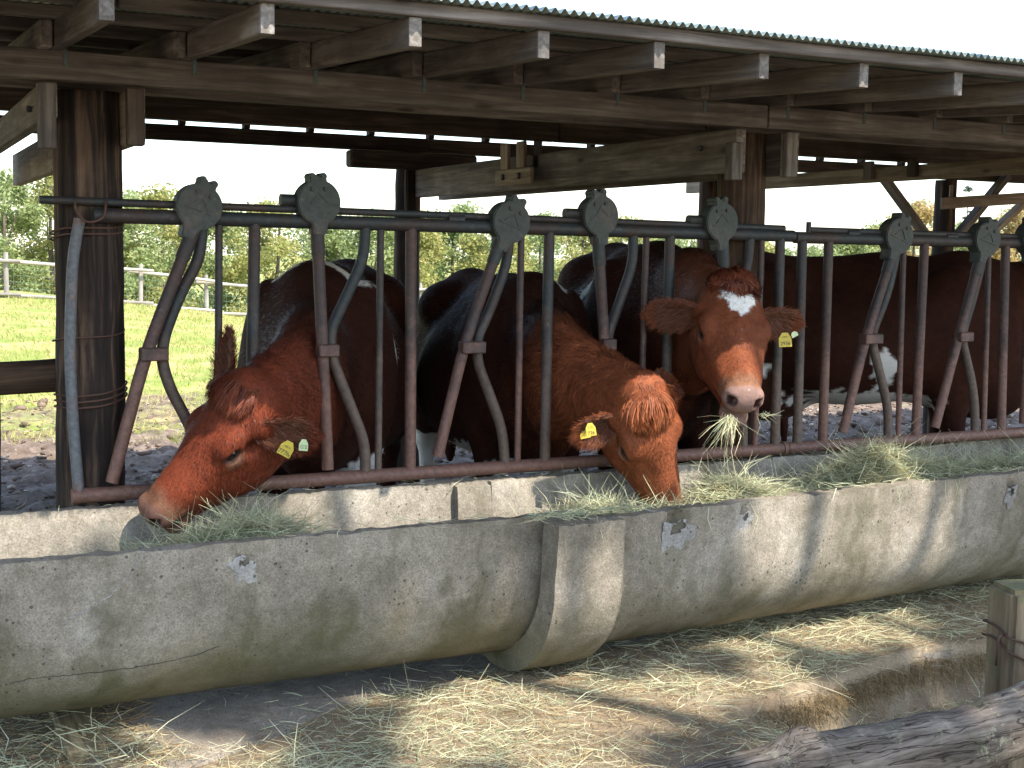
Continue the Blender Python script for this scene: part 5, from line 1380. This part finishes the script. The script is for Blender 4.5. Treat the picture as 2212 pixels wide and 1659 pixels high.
# the wood behind them, one mass
def wood():
    cs = []; rs = []; ns = []; r_ = np.random.default_rng(5)
    for i in range(760):
        u = r_.uniform(-4, 46); k = r_.uniform(1.3, 1.62); top = np.interp(u, [t[0] for t in TL], [t[1] for t in TL]) + .05
        zt = 1.42 + (top - 1.42) * k; zl = float(field_z(u * k, 36 * k))
        cs.append((u * k, 36 * k, zl + (zt - zl) * r_.random() ** .7 - .35)); rs.append(r_.uniform(.5, .9)); ns.append(90)
    V, F_, C = leaf_cloud(cs, rs, ns, .095, DEEP + GREEN, 5)
    stuff_obj('woodland', [(V, F_, C)], M_LEAF, 'unbroken mass of woodland foliage behind the paddock trees', 'woodland')
wood()

# ------------------------------------------------------------------ other fences close by
rl = log('side_rail', (-1.6, 4.62, .905), (0.60, 4.48, .985), .052, .056, M_POST2, None, 18, 24, .05, .004, 40)
tag(rl, 'rough horizontal log rail butting against the dark log post', 'rail')
sp = log('stake', (.36, 4.62, -.1), (.36, 4.64, .90), .022, .02, M_POST, None, 10, 12, .05, .004, 41)
tag(sp, 'thin dark stake under the rough log rail', 'stake')
lf = empty('log_fence', (2.9, 2.6, -.15)); tag(lf, 'near log fence with lichen-covered rail wired to a mossy square post', 'fence')
def fg_log():
    t = np.linspace(0, 1, 160); a = np.array([1.0, 2.2, .232]); b = np.array([3.1, 2.22, .318])
    P = a + (b - a) * t[:, None]; P[:, 2] += .012 * np.sin(t * 7) + .006 * np.sin(t * 17); P[:, 1] += .01 * np.sin(t * 9)
    r = np.interp(t, [0, .3, .6, 1], [.068, .074, .080, .085])
    V, fs = sweep(P, r, 40, True, .05, 77)
    # knot swellings and the sawn branch stub
    for (kt, dirv, h_, wd) in ((.40, (-.2, -.2, .85), .050, .05), (.385, (.1, -.95, .1), .022, .045), (.75, (0, .2, .9), .012, .06)):
        c = a + (b - a) * kt; d = unit(dirv); m = np.exp(-(((V - c - d * .07) ** 2).sum(1)) / wd ** 2)
        V = V + d * (h_ * m)[:, None]
    me = np_mesh('rail', V, fs); fix_sharp(me, 60); link('rail', me, M_LOG, lf)
fg_log()
def fg_post():
    bm = bmesh.new(); bmesh.ops.create_cube(bm, size=1); bmesh.ops.scale(bm, vec=(.13, .13, .78), verts=bm.verts)
    bmesh.ops.bevel(bm, geom=[e for e in bm.edges], offset=.014, segments=2, affect='EDGES')
    bmesh.ops.subdivide_edges(bm, edges=[e for e in bm.edges if e.calc_length() > .05], cuts=5, use_grid_fill=True)
    for v in bm.verts:
        n_ = vnoise(np.array([v.co[:]]), 14, 3)[0]; v.co += v.co.normalized() * .004 * n_
    me = bpy.data.meshes.new('post'); bm.to_mesh(me); bm.free(); me.polygons.foreach_set('use_smooth', np.ones(len(me.polygons), bool)); fix_sharp(me, 45)
    M = Matrix.Translation((2.905, 2.58, .112)) @ Matrix.Rotation(math.radians(-14), 4, 'Z')
    return link('post', me, M_FPOST, lf, M)
def fpost_mat():
    m, nt, b = mat_new('mossy_post'); tc = N(nt, 'TexCoord'); sep = N(nt, 'SeparateXYZ'); nt.links.new(tc.outputs['Object'], sep.inputs[0])
    g = noise(nt, coords(nt, (24, 24, 2.2)), 1.0, 7, .65, .6); c = ramp(nt, g, [(0.28, (.09, .06, .035)), (0.5, (.2, .145, .085)), (0.72, (.31, .24, .15))])
    l = noise(nt, coords(nt), 9, 6, .7); zz = mathn(nt, 'ADD', sep.outputs['Z'], mathn(nt, 'MULTIPLY', l, .25))
    mk = N(nt, 'MapRange'); nt.links.new(zz, mk.inputs[0]); mk.inputs[1].default_value = .47; mk.inputs[2].default_value = .53
    c = mixc(nt, mk.outputs[0], c, (.14, .135, .055)); c = mixc(nt, ramp(nt, l, [(.56, (0, 0, 0)), (.68, (.6, .6, .6))]), c, (.08, .12, .03))
    nt.links.new(c, b.inputs['Base Color']); b.inputs['Roughness'].default_value = .9; bump(nt, b, g, .8, .008); return m
M_FPOST = fpost_mat(); fg_post()
def sq_ring(z, tl, r=.068):
    t = np.linspace(0, 2 * np.pi, 60); k = 1 / np.maximum(np.abs(np.cos(t)), np.abs(np.sin(t))); k = np.minimum(k, 1.32) * r
    p = np.stack([k * np.cos(t), k * np.sin(t)], 1); a = math.radians(-14)
    return np.stack([2.905 + p[:, 0] * math.cos(a) - p[:, 1] * math.sin(a), 2.58 + p[:, 0] * math.sin(a) + p[:, 1] * math.cos(a), z + tl * np.cos(t) + .01 * np.sin(t)], 1)
wire('wire', sq_ring(.355, -.03, .072), .0035, lf); wire('wire', sq_ring(.30, -.05, .073), .0035, lf)
wire('wire', smooth_path([(2.83, 2.56, .37), (2.80, 2.55, .375), (2.795, 2.55, .36), (2.795, 2.552, .29)], .015), .004, lf)

# ------------------------------------------------------------------ shade trees standing behind the viewer
def shade_trees():
    S = np.array(SUN); A = unit(np.cross(S, [0, 0, 1])); B = np.cross(A, S); r_ = np.random.default_rng(21)
    ab = lambda p: np.array([np.dot(p, A), np.dot(p, B)])
    lit = [((2.46, 3.86, .90), .30), ((2.35, 3.95, 1.0), .30), ((2.75, 3.80, .60), .26), ((2.95, 3.80, .60), .15), ((1.55, 4.12, .58), .26), ((1.75, 4.12, .56), .24), ((1.30, 4.2, .64), .12), ((3.16, 3.50, .54), .19), ((3.08, 3.50, .45), .20), ((3.0, 3.51, .36), .20), ((2.91, 3.52, .27), .18),
           ((3.05, 3.64, .05), .17), ((2.9, 3.62, .05), .13), ((2.55, 2.2, .35), .12), ((1.85, 3.42, .03), .26), ((1.55, 3.25, .03), .24), ((2.3, 3.35, .03), .14), ((.80, 3.50, .03), .13), ((.95, 3.95, .95), .13), ((.82, 3.97, .78), .08),
           ((.40, 4.14, .58), .16), ((2.72, 3.15, .03), .12), ((3.35, 3.6, .03), .16), ((3.55, 3.8, .66), .1)]
    lit = [(ab(np.array(p)), r) for p, r in lit]
    corners = np.array([ab(np.array(p)) for p in ((-1.2, 1.6, 0), (6, 1.6, 0), (-1.2, 4.2, .9), (6, 4.2, .9), (-1.2, 3.9, 1.35), (6, 3.9, 1.35), (-1.2, 4.6, 0), (6, 4.6, 0))])
    lo, hi = corners.min(0), corners.max(0)
    specs = [((5.6, -5.6), [], []), ((-.6, -5.2), [], [])]
    r0 = .17
    gx = np.arange(lo[0], hi[0], .155); gy = np.arange(lo[1], hi[1], .155)
    for a in gx:
        for b in gy:
            p = np.array([a, b]) + r_.normal(0, .05, 2)
            if any(np.hypot(*(p - q)) < r + r0 * .55 for q, r in lit): continue
            if r_.random() < .05: continue
            # each clump sits somewhere up its own sun ray, inside one of the two crowns
            base = A * p[0] + B * p[1]; gnd = base + S * ((.03 - base[2]) / S[2])
            if gnd[1] < 3.55 and r_.random() < .38: continue
            t = (7.0 + 2.6 * r_.random() - base[2]) / S[2] * .88
            c = base + S * t
            k = 0 if c[0] > 2.6 else 1
            specs[k][1].append(c); specs[k][2].append(r_.uniform(.14, .22))
    names = ('leafy shade tree standing behind the near log fence', 'leafy shade tree standing behind the viewer beside the cracked trough')
    for (root, cs, rs), lb, sd_ in zip(specs, names, (31, 32)):
        t = empty('shade_tree', (*root, 0)); tag(t, lb, 'tree')
        cc = np.mean(cs, 0)
        log('trunk', (*root, -.3), (root[0] + .3, root[1] + .8, 5.2), .22, .14, M_TRUNK, t, 14, 20, .06, .01, sd_)
        for k in range(7):
            c = cs[int(len(cs) * (k + .5) / 7)]; log('limb', (root[0] + .28, root[1] + .75, 4.6), c, .09, .02, M_TRUNK, t, 8, 12, .06, .02, sd_ + k)
        V, F_, C = leaf_cloud(cs, rs, [52] * len(cs), .088, GREEN, sd_)
        c0 = np.array([*root, 0.]); link('crown', np_mesh('crown', V - c0, F_, False, C), M_LEAF, t, Matrix.Translation(c0))
shade_trees()
